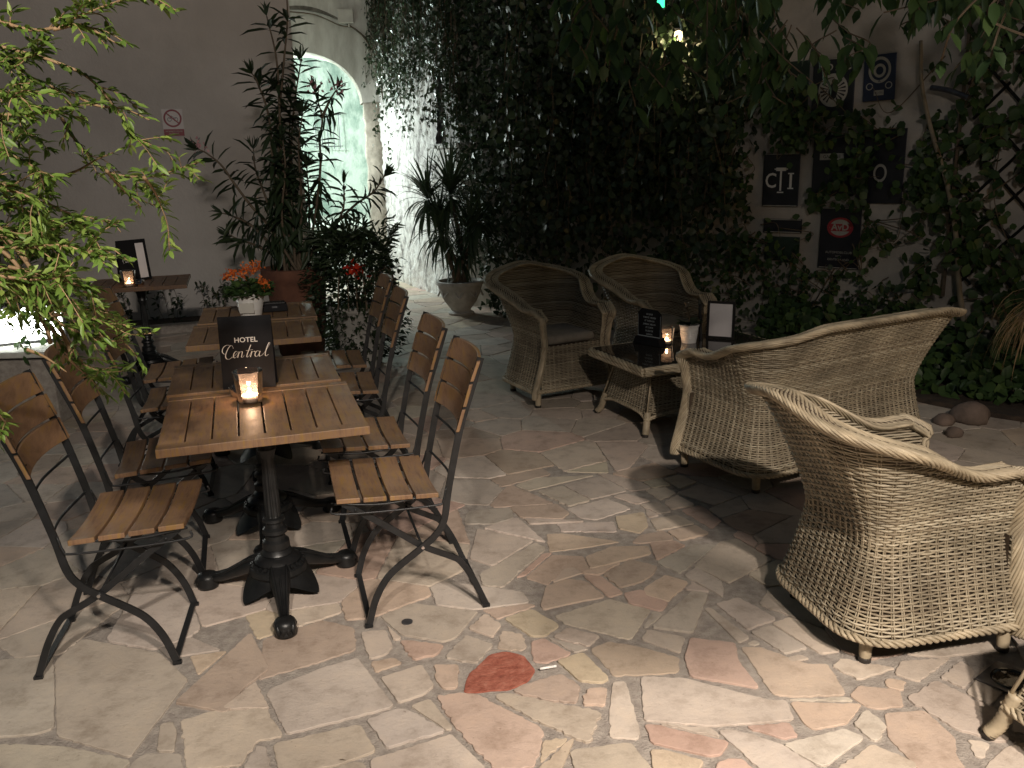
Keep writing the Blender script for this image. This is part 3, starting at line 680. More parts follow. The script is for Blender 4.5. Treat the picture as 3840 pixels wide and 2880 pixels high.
# ------------------------------------------------------------------ folding chairs (local: +x forward, y = side)
def folding_chair(label, group, loc, rz):
    t = thing('folding_chair', label, 'chair', loc, rz, group); HW = .20
    post = [(-.012, .955), (.03, .83), (.072, .703), (.12, .497), (.141, .38), (.172, .325), (.225, .281), (.32, .215), (.366, .17), (.405, .10), (.432, .012)]
    leg = [(.49, .478), (.36, .385), (.225, .281), (.13, .228), (.09, .20), (.045, .125), (.0, .012)]
    for sd in (-1, 1):
        P = cr([(x, sd * HW, z) for x, z in post], 5); m_ = MB().bar(P, .024, .008, (0, 1, 0)); m_.box((.434, sd * HW, .006), (.028, .014, .012)); m_.build('long_leg', 'bar', t, smooth='auto')
        P = cr([(x, sd * (HW - .012), z) for x, z in leg], 5); m_ = MB().bar(P, .022, .007, (0, 1, 0)); m_.box((-.002, sd * (HW - .012), .006), (.028, .014, .012)); m_.build('short_leg', 'bar', t, smooth='auto')
        m_ = MB()
        m_.tube(cr([(.13, sd * (HW + .004), .50), (.145, sd * (HW + .012), .452), (.17, sd * (HW + .014), .440), (.35, sd * (HW + .014), .442), (.52, sd * (HW + .010), .452), (.53, sd * (HW + .004), .475)], 4), .0042, 6)
        m_.tube(cr([(.165, sd * (HW - .004), .476), (.35, sd * (HW - .004), .462), (.52, sd * (HW - .004), .484)], 4), .0045, 6)
        m_.build('side_rod', 'bar', t, smooth=True)
        m_ = MB()
        for (x, z) in ((.225, .281),): m_.lathe([(.006, 0), (.006, .006)], (0, 0, 0), 8); m_.v[-1] = m_.v[-1][:, [0, 2, 1]] * np.array([1, sd, 1]) + np.array([x, sd * (HW + .003), z])
        m_.build('rivet', 'screw', t)
    for x, hw in ((.430, HW), (-.002, HW - .012)):
        MB().bar([(x, -hw, .014), (x, 0, .0141), (x, hw, .014)], .020, .007, (0, 0, 1)).build('floor_bar', 'bar', t)
    for x, z in ((.45, .452), (.225, .281)): MB().tube([(x, -HW, z), (x, HW, z)], .005, 6).build('cross_rod', 'bar', t, smooth=True)
    for z, x in ((.645, .085), (.50, .118)):
        m_ = MB().tube(cr([(x, -HW, z), (x - .012, -HW * .85, z - .008), (x - .032, 0, z - .014), (x - .012, HW * .85, z - .008), (x, HW, z)], 5), .0048, 6)
        m_.build('back_rod', 'bar', t, smooth=True)
    # seat
    m_ = MB(); nsl = 4; Ws = .42
    for i in range(nsl):
        x0 = .160 + i * .091; x1 = x0 + .080
        y = np.linspace(-Ws / 2, Ws / 2, 13); sag = .014 * (1 - (y / (Ws / 2)) ** 2); zf = .484 + i * .0055
        R = [[(x0, yy, zf - s_), (x1, yy, zf + .004 - s_), (x1, yy, zf - .014 - s_), (x0, yy, zf - .018 - s_)] for yy, s_ in zip(y, sag)]
        m_.rings(R)
    m_.build('seat', 'wood', t, bevel=.0025)
    m_ = MB(); sc_ = MB()
    for i in range(3):
        zb = .700 + i * .088; zt_ = zb + .078
        def px(z): return np.interp(z, [.70, .83, .955], [.072, .03, -.012])
        yy = np.linspace(-.215, .215, 15); cv = -.035 * (1 - (yy / .215) ** 2)
        R = []
        for y_, c_ in zip(yy, cv):
            drop = 0
            if i == 2: drop = max(0, (abs(y_) - .17)) ** 1.5 * 1.2
            ff = .018
            R.append([(px(zb) + ff + c_, y_, zb), (px(zt_) + ff + c_, y_, zt_ - drop), (px(zt_) + .005 + c_, y_, zt_ - drop), (px(zb) + .005 + c_, y_, zb)])
        m_.rings(R)
        for sd in (-1, 1):
            zc = (zb + zt_) / 2; sc_.box((px(zc) + .0195 - .006, sd * .185, zc), (.004, .006, .006))
    m_.build('backrest', 'wood', t, bevel=.0025); sc_.build('screws', 'screw', t)
    return t
CG = 'folding bistro chairs with wooden slats'
def ch_from(nb, side, ang, s0=.165):
    """nb = known near back seat corner; side = -1 if that is the chair's right."""
    d = np.array([math.cos(ang), math.sin(ang)]); left = np.array([-d[1], d[0]])
    return np.array(nb) - d * s0 - left * .2 * side
a0 = math.radians(195); d = np.array([math.cos(a0), math.sin(a0)]); left = np.array([-d[1], d[0]])
O = np.array([-.117, 2.917]) - left * .2
R1c = folding_chair('slatted folding chair standing nearest the camera on the right of the table row', CG, (O[0], O[1], 0), a0)
off = np.array([-.111, 2.928])
for p, a_, lb in [((-.275, 3.481), a0 + .02, 'second folding chair on the right side, close behind the nearest one'),
                  ((-.518, 4.343), a0 - .02, 'folding chair in the far right pair, the nearer of its pair'),
                  ((-.672, 4.922), a0, 'folding chair farthest back on the right, beside the trailing potted bush')]:
    q = O + np.array(p) - off; dup(R1c, (q[0], q[1], 0), a_, lb)
for nbk, ang, lb in [((-1.415, 2.55), 11, 'slatted folding chair nearest the camera on the left, cut by the frame edge'),
                    ((-1.527, 3.147), 17, 'folding chair on the left side, just behind the nearest left chair, under the leafy branch'),
                    ((-1.793, 4.045), 15, 'shadowed folding chair on the left side, third from the camera'),
                    ((-2.026, 4.619), 14, 'shadowed folding chair farthest back on the left beside the lone dark table')]:
    q = ch_from(nbk, -1, math.radians(ang)); dup(R1c, (q[0], q[1], 0), math.radians(ang), lb)

# ------------------------------------------------------------------ wicker
def braid(mb, P, Nv, a=.030, b_=.020, n=8, turns=5.5, r=.0105, k=6, phase=0.):
    P = np.asarray(P); T = np.gradient(P, axis=0); sl = np.concatenate([[0], np.cumsum(np.linalg.norm(np.diff(P, axis=0), axis=1))])
    T /= np.linalg.norm(T, axis=1)[:, None] + 1e-9; Nn = Nv - T * np.sum(Nv * T, 1)[:, None]; Nn /= np.linalg.norm(Nn, axis=1)[:, None] + 1e-9; Bn = np.cross(T, Nn)
    for i in range(n):
        ph = 2 * PI * (sl * turns + i / n) + phase
        mb.tube(P + Nn * (a * np.cos(ph))[:, None] + Bn * (b_ * np.sin(ph))[:, None], r, k, up=None)
def resample(P, step):
    P = np.asarray(P, float); s_ = np.concatenate([[0], np.cumsum(np.linalg.norm(np.diff(P, axis=0), axis=1))]); n = max(3, int(s_[-1] / step))
    q = np.linspace(0, s_[-1], n); return np.stack([np.interp(q, s_, P[:, i]) for i in range(P.shape[1])], 1), q
def weave(mb, surf, L, z0, z1f, o0=0., dz=.0104, sp=.034, A=.0034, rv=.0044, rn=.0036, stakes=True):
    """surf(s, z) -> (point, normal) vectorised in s."""
    ns = max(2, int(round(L / sp))); sp = L / ns; s_ = np.linspace(0, L, ns * 4 + 1); zt = z1f(s_); j = 0; z = z0
    while z < zt.max():
        act = zt > z; idx = np.where(act)[0]
        if len(idx):
            for grp in np.split(idx, np.where(np.diff(idx) > 1)[0] + 1):
                if len(grp) < 4: continue
                ss = s_[grp]; zz = z + rng.normal(0, .0006) + .0010 * np.sin(ss * 9 + j); P, N = surf(ss, zz + 0 * ss)
                P = P + N * (o0 + A * np.cos(PI * ss / sp + PI * (j // 1)))[:, None]
                k = 4; R = []
                for c_, sn in ((1, 0), (0, 1), (-1, 0), (0, -1)): R.append(P + N * rn * c_ + np.array([0, 0, 1.]) * rv * sn)
                mb.rings(np.stack(R, 1), True, True)
        z += dz; j += 1
    if stakes:
        for i in range(ns + 1):
            s0 = min(L, i * sp); top = float(z1f(np.array([s0]))[0]); zz = np.linspace(z0, top, 14)
            for o in (-.0035, .0035):
                pts = np.array([surf(np.array([min(max(s0 + o, 0), L)]), np.array([q]))[0][0] for q in zz]); mb.tube(pts, .0030, 4)
def sheet(mb, surf, L, z0, z1f, o=0., nu=60, nz=16):
    s_ = np.linspace(0, L, nu + 1); zt = z1f(s_); V = []
    for q in np.linspace(0, 1, nz + 1):
        P, N = surf(s_, z0 + (zt - z0) * q); V.append(P + N * o)
    V = np.array(V); f = [(i * (nu + 1) + j, i * (nu + 1) + j + 1, (i + 1) * (nu + 1) + j + 1, (i + 1) * (nu + 1) + j) for i in range(nz) for j in range(nu)]
    mb.add(V.reshape(-1, 3), f)
def wicker_seat(name, label, cat, loc, rz, W, D, HB, HA, flare, group=None, plateau=None):
    """local frame: +x forward, origin at footprint centre."""
    t = thing(name, label, cat, loc, rz, group)
    rc = .13; hw = W / 2
    pts = [(D / 2, -hw)] + [(-D / 2 + rc - rc * math.sin(a), -hw + rc - rc * math.cos(a)) for a in np.linspace(0, PI / 2, 9)] + [(-D / 2 + rc - rc * math.cos(a), hw - rc + rc * math.sin(a)) for a in np.linspace(0, PI / 2, 9)] + [(D / 2, hw)]
    P, q = resample(pts, .02); L = q[-1]
    # gentle bulge of the straight runs
    T = np.gradient(P, axis=0); T /= np.linalg.norm(T, axis=1)[:, None]; Nn = np.stack([T[:, 1], -T[:, 0]], 1) * -1
    if Nn[len(Nn) // 2][0] > 0: Nn = -Nn
    for _ in range(6): Nn[1:-1] = (Nn[:-2] + Nn[1:-1] * 2 + Nn[2:]) / 4
    Nn /= np.linalg.norm(Nn, axis=1)[:, None]
    zw = .41; z0 = .105; Dp = D - rc * .2
    def backness(s_):
        e = np.minimum(s_, L - s_); return np.clip((e - .16) / (D - .10), 0, 1)
    def hrim(s_):
        e = np.minimum(s_, L - s_); x = np.clip((e - .10) / (plateau or .66), 0, 1); x = x * x * (3 - 2 * x)
        return HA + (HB - HA) * x - .05 * np.clip(1 - e / .05, 0, 1) ** 2 - .012 * np.exp(-((e - .2) / .08) ** 2)
    def surf(s_, z):
        p = np.stack([np.interp(s_, q, P[:, 0]), np.interp(s_, q, P[:, 1])], 1); n = np.stack([np.interp(s_, q, Nn[:, 0]), np.interp(s_, q, Nn[:, 1])], 1)
        n /= np.linalg.norm(n, axis=1)[:, None]
        lo = np.clip((zw - z) / (zw - z0), 0, 1); hi = np.clip((z - zw) / (HB - zw), 0, 1.1)
        x = backness(s_); fl_ = .055 + (flare - .055) * x * x * (3 - 2 * x)
        off = .078 * lo ** 1.35 + fl_ * hi ** 1.3 - .045 + .02 * np.clip(hi, 0, 1) * (1 - x)
        pt = p + n * off[:, None]; return np.concatenate([pt, z[:, None]], 1), np.concatenate([n, np.zeros((len(n), 1))], 1)
    m_ = MB(); weave(m_, surf, L, z0, lambda s_: hrim(s_) - .005); weave(m_, surf, L, .38, lambda s_: hrim(s_) - .005, o0=-.022, stakes=False, A=.0024); m_.build('shell', 'wicker', t, smooth=True)
    m_ = MB(); sheet(m_, surf, L, z0, lambda s_: hrim(s_), -.012); m_.build('shell_gap_shadow', 'lining_gap_shadow', t, smooth=True)
    # rim and front ropes
    s_ = np.linspace(0, L, 160); top, Nr = surf(s_, hrim(s_) + .0)
    m_ = MB()
    front = []; 
    for e, sgn in ((0, 1), (-1, -1)):
        b0 = top[e]; base, _ = surf(np.array([0. if e == 0 else L]), np.array([z0])); base = base[0]
        zz = np.linspace(.07, b0[2] - .02, 24); col = []
        for z in zz:
            c_, _ = surf(np.array([0. if e == 0 else L]), np.array([z])); c_ = c_[0]; c_[0] += .012 + .010 * max(0, (z - .40) / .2); col.append(c_)
        front.append(np.array(col))
    # curl: go out and over into the rim
    def curl(col, rim):
        a = col[-1]; b0 = rim[0]; mid = (a + rim[6]) / 2; out_ = np.array([a[0] + .012, a[1], a[2] + .025]); return out_
    full = np.vstack([front[0], [curl(front[0], top)], top[5:-5], [curl(front[1], top[::-1])], front[1][::-1]])
    full, sl = resample(cr(full, 3), .008)
    cen = np.array([D * .1, 0, .6]); Nv = full - cen; Nv[:, 2] *= .15
    a_ = np.interp(full[:, 2], [HA - .12, HA - .02], [.021, .034])
    Tn = np.gradient(full, axis=0); Tn /= np.linalg.norm(Tn, axis=1)[:, None]; N2 = Nv - Tn * np.sum(Nv * Tn, 1)[:, None]; N2 /= np.linalg.norm(N2, axis=1)[:, None]; B2 = np.cross(Tn, N2)
    NS = 17; core = MB(); core.tube(full, .012, 8); core.tube(full + N2 * .02, .009, 6); core.tube(full - N2 * .02, .009, 6); core.build('rim_gap_shadow', 'lining_gap_shadow', t, smooth=True)  # dark tubes inside the rim put shadow between its strands
    for i in range(NS):
        ph = 2 * PI * (sl * 2.6 + i / NS); m_.tube(full + N2 * ((a_ * 1.25 + .004) * np.cos(ph))[:, None] + B2 * (.012 * np.sin(ph) + .006 * np.sin(2 * ph + 1))[:, None], .0054, 6)
    m_.build('braided_rim', 'rope', t, smooth=True)
    # bottom border
    sb = np.linspace(0, L, 110); bp, nbm = surf(sb, np.full(110, z0)); cl = np.vstack([bp, [[D / 2 - .0, y, z0] for y in np.linspace(bp[-1][1], bp[0][1], 40)[1:-1]], bp[:1]])
    cl, _ = resample(cl, .010); m_ = MB(); Nv = cl * np.array([1, 1, 0]); braid(m_, cl, Nv, .010, .008, 3, 14, .0068, 5); m_.build('base_border', 'rope', t, smooth=True)
    # front panel
    def fsurf(s2, z): y = -hw + .02 + s2; return np.stack([np.full(len(s2), D / 2 - .012) + .02 * np.clip((.40 - z) / .3, 0, 1), y, z], 1), np.tile(np.array([1., 0, 0]), (len(s2), 1))
    m_ = MB(); weave(m_, fsurf, W - .04, z0, lambda s2: np.full(len(s2), .405)); m_.build('front_panel', 'wicker', t, smooth=True)
    m_ = MB(); sheet(m_, fsurf, W - .04, z0, lambda s2: np.full(len(s2), .405), -.012, 4, 2); m_.box((0, 0, .388), (D - .26, W - .22, .02)); m_.build('seat_base', 'lining_gap_shadow', t)  # dark sheet puts shadow into the front panel gaps; box closes the seat
    nc = 2 if W > 1 else 1
    for i in range(nc):
        cw = (W - .17) / nc; m_ = MB(); m_.box((.045, -W / 2 + .085 + cw * (i + .5), .432), (D - .16, cw - .006, .066)); m_.build('cushion', 'cushion', t, smooth=True, bevel=.028)
    for sx in (-1, 1):
        for sy in (-1, 1):
            m_ = MB(); cx_, cy_ = sx * (D / 2 - (.015 if sx > 0 else .055)), sy * (hw - (.0 if sx > 0 else .055)); k = []
            for i in range(15): z = .125 - i * .0075; k += [(.0215 - i * .0003, z), (.0240 - i * .0003, z - .0035)]
            m_.lathe(k + [(.018, .016)], (cx_, cy_, 0), 14); l_ = m_.build('leg', 'rope', t, smooth=True)
            c2 = MB(); c2.lathe([(.019, .018), (.021, .014), (.020, .0)], (cx_, cy_, 0), 14); c2.build('foot_cap', 'cap', l_)
    return t
WG = 'rattan armchairs with braided rims'
dN = np.array([.98, .20]); dN /= np.hypot(*dN); cN = np.array([1.03, 2.715]) + .27 * dN
N_arm = wicker_seat('wicker_armchair', 'large woven rattan armchair in the right foreground, seen from behind its side', 'armchair', (cN[0], cN[1], 0), math.atan2(dN[1], dN[0]), .55, .54, .865, .635, .215, WG)
dA = np.array([.45, -.89]); dA /= np.hypot(*dA); rA = np.array([-dA[1], dA[0]])
cA = np.array([.19, 5.53]) + .26 * rA - .27 * dA
dup(N_arm, (cA[0], cA[1], 0), math.atan2(dA[1], dA[0]), 'rattan armchair facing the camera beyond the glass table, left one of two')
cB = cA + np.array([.745, .26]) 
dup(N_arm, (cB[0], cB[1], 0), math.atan2(dA[1], dA[0]) - .05, 'rattan armchair behind the chalkboard and candle, right one of two')
dS = np.array([-.475, .88]); dS /= np.hypot(*dS); cS = np.array([1.705, 4.195]) + .27 * dS
wicker_seat('wicker_loveseat', 'wide woven rattan loveseat seen from behind between foreground armchair and glass table', 'sofa', (cS[0], cS[1], 0), math.atan2(dS[1], dS[0]), 1.25, .54, .83, .64, .20)

# wicker coffee table
def wicker_base(t, Wb, Db, Wt, Dt, z0, z1, arch=.0):
    def mk(a, b_):
        def corner(z):
            q = (z - z0) / (z1 - z0); w_ = Wb + (Wt - Wb) * q ** .6; d_ = Db + (Dt - Db) * q ** .6; return w_, d_
        return corner
    corner = mk(0, 0); segs = [((-1, -1), (1, -1)), ((1, -1), (1, 1)), ((1, 1), (-1, 1)), ((-1, 1), (-1, -1))]
    m_ = MB(); m2 = MB(); m3 = MB()
    for (a, b_) in segs:
        Ls = Wb if a[1] == b_[1] else Db; n = np.array([(a[0] + b_[0]) / 2, (a[1] + b_[1]) / 2, 0]); 
        def surf(s_, z, a=a, b_=b_, Ls=Ls, n=n):
            q = s_ / Ls; W_, D_2 = (np.vectorize(lambda zz: corner(max(z0, min(z1, zz)))[0])(z), np.vectorize(lambda zz: corner(max(z0, min(z1, zz)))[1])(z))
            x = (a[0] + (b_[0] - a[0]) * q) * W_ / 2; y = (a[1] + (b_[1] - a[1]) * q) * D_2 / 2
            return np.stack([x, y, z], 1), np.tile(n, (len(s_), 1))
        weave(m_, surf, Ls, z0 + arch, lambda s_: np.full(len(s_), z1)); sheet(m2, surf, Ls, z0 + arch * .8, lambda s_: np.full(len(s_), z1), -.011, 6, 6)
        sq = np.linspace(0, Ls, 40); zz = z0 + arch * (1 - (2 * sq / Ls - 1) ** 4); pt, nn = surf(sq, zz); pt, _ = resample(pt, .01)
        braid(m3, pt, np.tile(n, (len(pt), 1)), .009, .007, 3, 14, .006, 5)
    for sx in (-1, 1):
        for sy in (-1, 1): m3.tube([(sx * Wb / 2, sy * Db / 2, z0), (sx * (Wb + Wt) / 4, sy * (Db + Dt) / 4, (z0 + z1) / 2), (sx * Wt / 2, sy * Dt / 2, z1)], .006, 6)
    m_.build('woven_base', 'wicker', t, smooth=True); m2.build('base_gap_shadow', 'lining_gap_shadow', t, smooth=True); m3.build('base_border', 'rope', t, smooth=True)
    for sx in (-1, 1):
        for sy in (-1, 1):
            m_ = MB(); P = np.array([(sx * (Wb / 2 - .02), sy * (Db / 2 - .02), z0 + .04), (sx * Wb / 2, sy * Db / 2, z0 * .5), (sx * (Wb / 2 + .018), sy * (Db / 2 + .018), .012)])
            P = cr(P, 10); r = .021 + .0018 * np.cos(np.arange(len(P)) * PI); m_.tube(P, r, 12); l_ = m_.build('leg', 'rope', t, smooth=True)
            c2 = MB(); c2.lathe([(.019, .016), (.021, .012), (.019, 0)], (sx * (Wb / 2 + .018), sy * (Db / 2 + .018), 0), 12); c2.build('foot_cap', 'cap', l_)
e1 = np.array([.506, 5.407]); e0 = np.array([.758, 4.822]); dd = (e1 - e0); Dt = np.hypot(*dd); uy = dd / Dt; ux = np.array([uy[1], -uy[0]]); Wt = 1.10; zt = .43
cT = (e0 + e1) / 2 + ux * Wt / 2
wt = thing('wicker_coffee_table', 'low rattan coffee table with glass top between the loveseat and armchairs', 'table', (cT[0], cT[1], 0), math.atan2(ux[1], ux[0]))
wicker_base(wt, Wt - .10, Dt - .10, Wt - .26, Dt - .24, .095, zt - .045, .028)
m_ = MB(); cl = [(-Wt / 2, -Dt / 2), (Wt / 2, -Dt / 2), (Wt / 2, Dt / 2), (-Wt / 2, Dt / 2), (-Wt / 2, -Dt / 2)]
for i in range(4):
    P, _ = resample(np.array([(*cl[i], zt - .028), (*cl[i + 1], zt - .028)]), .012); nrm = np.array([cl[i][0] + cl[i + 1][0], cl[i][1] + cl[i + 1][1], 0])
    for zo in (-.012, .010): braid(m_, P + np.array([0, 0, zo]), np.tile(nrm, (len(P), 1)), .012, .010, 4, 5, .0085, 6)
m_.build('braided_edge', 'rope', wt, smooth=True)
MB().box((0, 0, zt - .028), (Wt - .01, Dt - .01, .03)).build('woven_top', 'lining_gap_shadow', wt)
MB().box((0, 0, zt - .003), (Wt - .02, Dt - .02, .006)).build('glass_top', 'tableglass', wt, bevel=.002)
def onT(px, py, z=zt + .0): q = atz(px, py, z); return np.array([q[0], q[1], z])

# wicker stool at the right edge
sx_ = atz(3772, 2735)[:2] + np.array([.255, -.19])
ws = thing('wicker_stool', 'corner of a flared rattan stool cut off by the right frame edge', 'stool', (sx_[0], sx_[1], 0), math.radians(15))
wicker_base(ws, .50, .44, .34, .30, .11, .42, .0)
MB().box((0, 0, .43), (.35, .31, .03)).build('seat', 'cushion', ws, bevel=.01)

# ------------------------------------------------------------------ candles, ashtrays, menus
def candle(label, loc, s=1., power=.5):
    t = thing('candle_glass', label, 'candle', tuple(loc), 0, 'candles burning in tumblers')
    m_ = MB(); m_.lathe([(.001, .004), (.033 * s, .004), (.0362 * s, .0045), (.0368 * s, .008), (.0395 * s, .04 * s), (.0465 * s, .106 * s), (.0467 * s, .108 * s), (.0480 * s, .109 * s), (.0490 * s, .1075 * s), (.0488 * s, .105 * s), (.0418 * s, .04 * s), (.0392 * s, .006), (.0388 * s, .001), (.036 * s, 0), (.001, 0)], k=32, cap=False); m_.build('tumbler', 'glass', t, smooth=True)
    m_ = MB(); m_.lathe([(.001, .006), (.030 * s, .006), (.0325 * s, .026 * s), (.028 * s, .024 * s), (.001, .023 * s)], k=24, cap=False); m_.build('wax', 'wax', t, smooth=True)
    m_ = MB(); m_.lathe([(.001, .025 * s), (.009, .028 * s), (.010, .033 * s), (.006, .038 * s), (.0008, .044 * s)], k=12); m_.build('flame', 'flame', t, smooth=True)
    lamp('candle_light', (loc[0], loc[1], loc[2] + .052 * s), power, (1, .66, .42), .008)
    return t
def ashtray(label, loc):
    t = thing('glass_ashtray', label, 'ashtray', tuple(loc), 0, 'small round glass ashtrays')
    m_ = MB(); m_.lathe([(.001, .005), (.036, .006), (.041, .034), (.044, .035), (.045, .033), (.041, 0), (.001, 0)], k=28, cap=False); m_.build('bowl', 'glass_clear', t, smooth=True)
    m_ = MB()
    for k in range(3):
        a = k * 2.1; m_.box((.0425 * math.cos(a), .0425 * math.sin(a), .036), (.010, .012, .006), Matrix.Rotation(a, 4, 'Z'))
    m_.build('notch', 'glass_clear', t, bevel=.001); return t
g1 = atz(940, 1508, .74); candle('large bright candle tumbler on the nearest bistro table before the black menu', (g1[0], g1[1], .7402), 1.15, 1.1)
g2 = atz(486, 1075, .74); candle('candle tumbler on the lone dark table by the house wall', (g2[0], g2[1], .7402), 1.12, .22)
g3 = atz(2500, 1290, zt); candle('candle tumbler on the glass coffee table next to the white pot', (g3[0], g3[1], zt + .0002), 1.0, .22)
a1 = atz(905, 1480, .74); ashtray('glass ashtray half hidden behind the candle on the nearest table', (a1[0], a1[1], .7402))
a2 = atz(505, 1068, .74); ashtray('glass ashtray beside the candle on the lone dark table', (a2[0] + .03, a2[1], .7402))

def stroke(mb, pts, y=-.0045, thin=2.6, fat=8.5, sc_=1., ox=0, oz=0):
    P = cr(pts, 6); T = np.gradient(P, axis=0); L = np.hypot(*T.T) + 1e-6; T = T / L[:, None]
    dwn = np.clip(T[:, 1], 0, 1) ** 1.3; wdt = thin + (fat - thin) * dwn; N = np.stack([-T[:, 1], T[:, 0]], 1)
    a = P + N * wdt[:, None] / 2; b_ = P - N * wdt[:, None] / 2; n = len(P)
    v = [((x - 745) * sc_ + ox, y, -(z - 735) * sc_ + oz) for x, z in np.vstack([a, b_])]
    mb.add(v, [(i, i + 1, n + i + 1, n + i) for i in range(n - 1)])
SCRIPT = [[(622, 700), (612, 672), (590, 676), (562, 715), (542, 765), (550, 798), (580, 800), (604, 780)],
          [(598, 668), (560, 664), (526, 688), (514, 728), (532, 752)],
          [(604, 790), (635, 765), (656, 742), (646, 728), (626, 745), (616, 775), (626, 793), (650, 780)],
          [(650, 780), (668, 745), (672, 733)], [(674, 733), (664, 765), (655, 793)], [(660, 770), (685, 738), (703, 735), (697, 765), (692, 788), (706, 788), (720, 770)],
          [(790, 672), (765, 725), (744, 775), (748, 792), (765, 780)], [(738, 728), (770, 724), (806, 720)],
          [(765, 780), (785, 750), (792, 735)], [(796, 735), (786, 765), (776, 792)], [(782, 768), (802, 742), (822, 736), (822, 746)],
          [(868, 742), (846, 734), (824, 760), (824, 786), (842, 788), (862, 762), (874, 738)], [(874, 738), (862, 770), (864, 790), (882, 780)],
          [(884, 784), (922, 745), (956, 696), (974, 664), (966, 658)], [(966, 658), (948, 690), (926, 745), (920, 778), (930, 790), (952, 774)]]
def menu_stand(name, label, loc, rz, W, H, lean=.16, deep=.10, white=None, cover=True, textscale=1.):
    t = thing(name, label, 'menu', tuple(loc), rz, None)
    rot = Matrix.Rotation(-lean, 4, 'X')
    fr = MB().box((0, 0, H / 2), (W, .006, H)); p = fr.build('front_panel', 'black', t, bevel=.001); p.matrix_local = rot
    bk = MB().box((0, 0, H / 2), (W, .006, H)); q = bk.build('back_panel', 'black', t, bevel=.001); q.matrix_local = Matrix.Translation((0, 2 * H * math.sin(lean), 0)) @ Matrix.Rotation(lean, 4, 'X')
    if white is not None:
        x0, x1, z0_, z1_ = white
        MB().box(((x0 + x1) / 2, -.0042, (z0_ + z1_) / 2), (x1 - x0, .002, z1_ - z0_)).build('paper_sheet', 'paper', p)
    if cover:
        tm = MB(); letter(tm, 'HOTEL', .021 * textscale, cover[0] + .0, cover[1] + .035 * textscale, y=-.0045, bold=.0004, sx=1.05)
        for s_ in SCRIPT: stroke(tm, s_, y=-.0045, sc_=.00031 * textscale, ox=cover[0] + .0, oz=cover[1])
        tm.build('lettering', 'ink', p)
    return t
c1 = (atz(838, 1462, .74) + atz(1036, 1450, .74)) / 2; dm = (atz(1036, 1450, .74) - atz(838, 1462, .74)); wm = np.hypot(*dm[:2])
menu_stand('menu_card', 'black folded hotel menu card standing on the second bistro table', (c1[0], c1[1], .7405), math.atan2(dm[1], dm[0]), wm, .292, .12, cover=(.0, .150), textscale=1.32)
c2 = (atz(462, 1060, .74) + atz(570, 1046, .74)) / 2; dm = (atz(570, 1046, .74) - atz(462, 1060, .74)); wm = np.hypot(*dm[:2])
menu_stand('menu_card', 'dark menu card with a white page strip on the lone table by the wall', (c2[0], c2[1], .7405), math.atan2(dm[1], dm[0]), wm, .32, .12, white=(wm * .12, wm * .40, .02, .29), cover=(-wm * .17, .16), textscale=.75)
f0, f1 = atz(2648, 1268, zt), atz(2752, 1275, zt); c3 = (f0 + f1) / 2; dm = f1 - f0; wm = np.hypot(*dm[:2])
def frame_stand(label, c, rz, W, H, lean):
    t = thing('framed_menu', label, 'menu', tuple(c), rz, 'black framed menus on the glass table'); r = Matrix.Rotation(-lean, 4, 'X')
    fb = MB(); b_ = .016
    fb.box((0, 0, b_ / 2), (W, .012, b_)).box((0, 0, H - b_ / 2), (W, .012, b_)).box((-W / 2 + b_ / 2, 0, H / 2), (b_, .012, H - 2 * b_)).box((W / 2 - b_ / 2, 0, H / 2), (b_, .012, H - 2 * b_))
    o = fb.build('frame', 'frame', t); o.matrix_local = r
    MB().box((0, .001, H / 2), (W - 2 * b_, .006, H - 2 * b_)).build('paper_sheet', 'paper', t).matrix_local = r
    MB().box((0, .0075, H / 2), (W - .004, .003, H - .004)).build('backing', 'black', t).matrix_local = r
    return t
frame_stand('black frame with blank white page facing the camera on the glass table', (c3[0], c3[1], zt + .002), math.atan2(dm[1], dm[0]), wm, .245, .06)
frame_stand('black framed menu turned edge-on beside the white page on the glass table', (c3[0] - .115, c3[1] + .045, zt + .002), math.radians(80), .17, .24, .05)
# chalkboard
k0, k1 = atz(2393, 1285, zt), atz(2478, 1300, zt); kc = (k0 + k1) / 2; dm = k1 - k0; wm = np.hypot(*dm[:2])
cb = thing('chalkboard', 'small chalkboard with handwritten dishes beside the candle on the glass table', 'sign', (kc[0], kc[1], zt + .002), math.atan2(dm[1], dm[0]))
m_ = MB(); m_.prism([(-wm * .62, 0), (wm * .62, 0), (wm * .5, .05), (-wm * .5, .05)], -.03, .035); m_.build('foot', 'black', cb, bevel=.003)
m_ = MB(); m_.prism([(-wm / 2, .045), (wm / 2, .045), (wm / 2, .20), (wm * .33, .225), (-wm * .33, .23), (-wm / 2, .20)], -.004, .004); bo = m_.build('board', 'black', cb)
tm = MB()
for i, s_ in enumerate(['DU JOUR', 'TOMATE - MOZZA', 'ET TAPENADE', 'JAMBON , MELON', 'ET COMTE', 'SALADE DE', 'QUINOA']): letter(tm, s_, .0145, rng.normal(0, .002), .195 - i * .0215, y=-.0048, shear=.15, bold=.0002, sx=.85)
tm.box((0, -.0044, .052), (wm * .96, .0008, .005)).box((-wm * .48, -.0044, .12), (.0018, .0008, .14)).box((wm * .48, -.0044, .12), (.0018, .0008, .14))
tm.build('writing', 'chalk', bo)

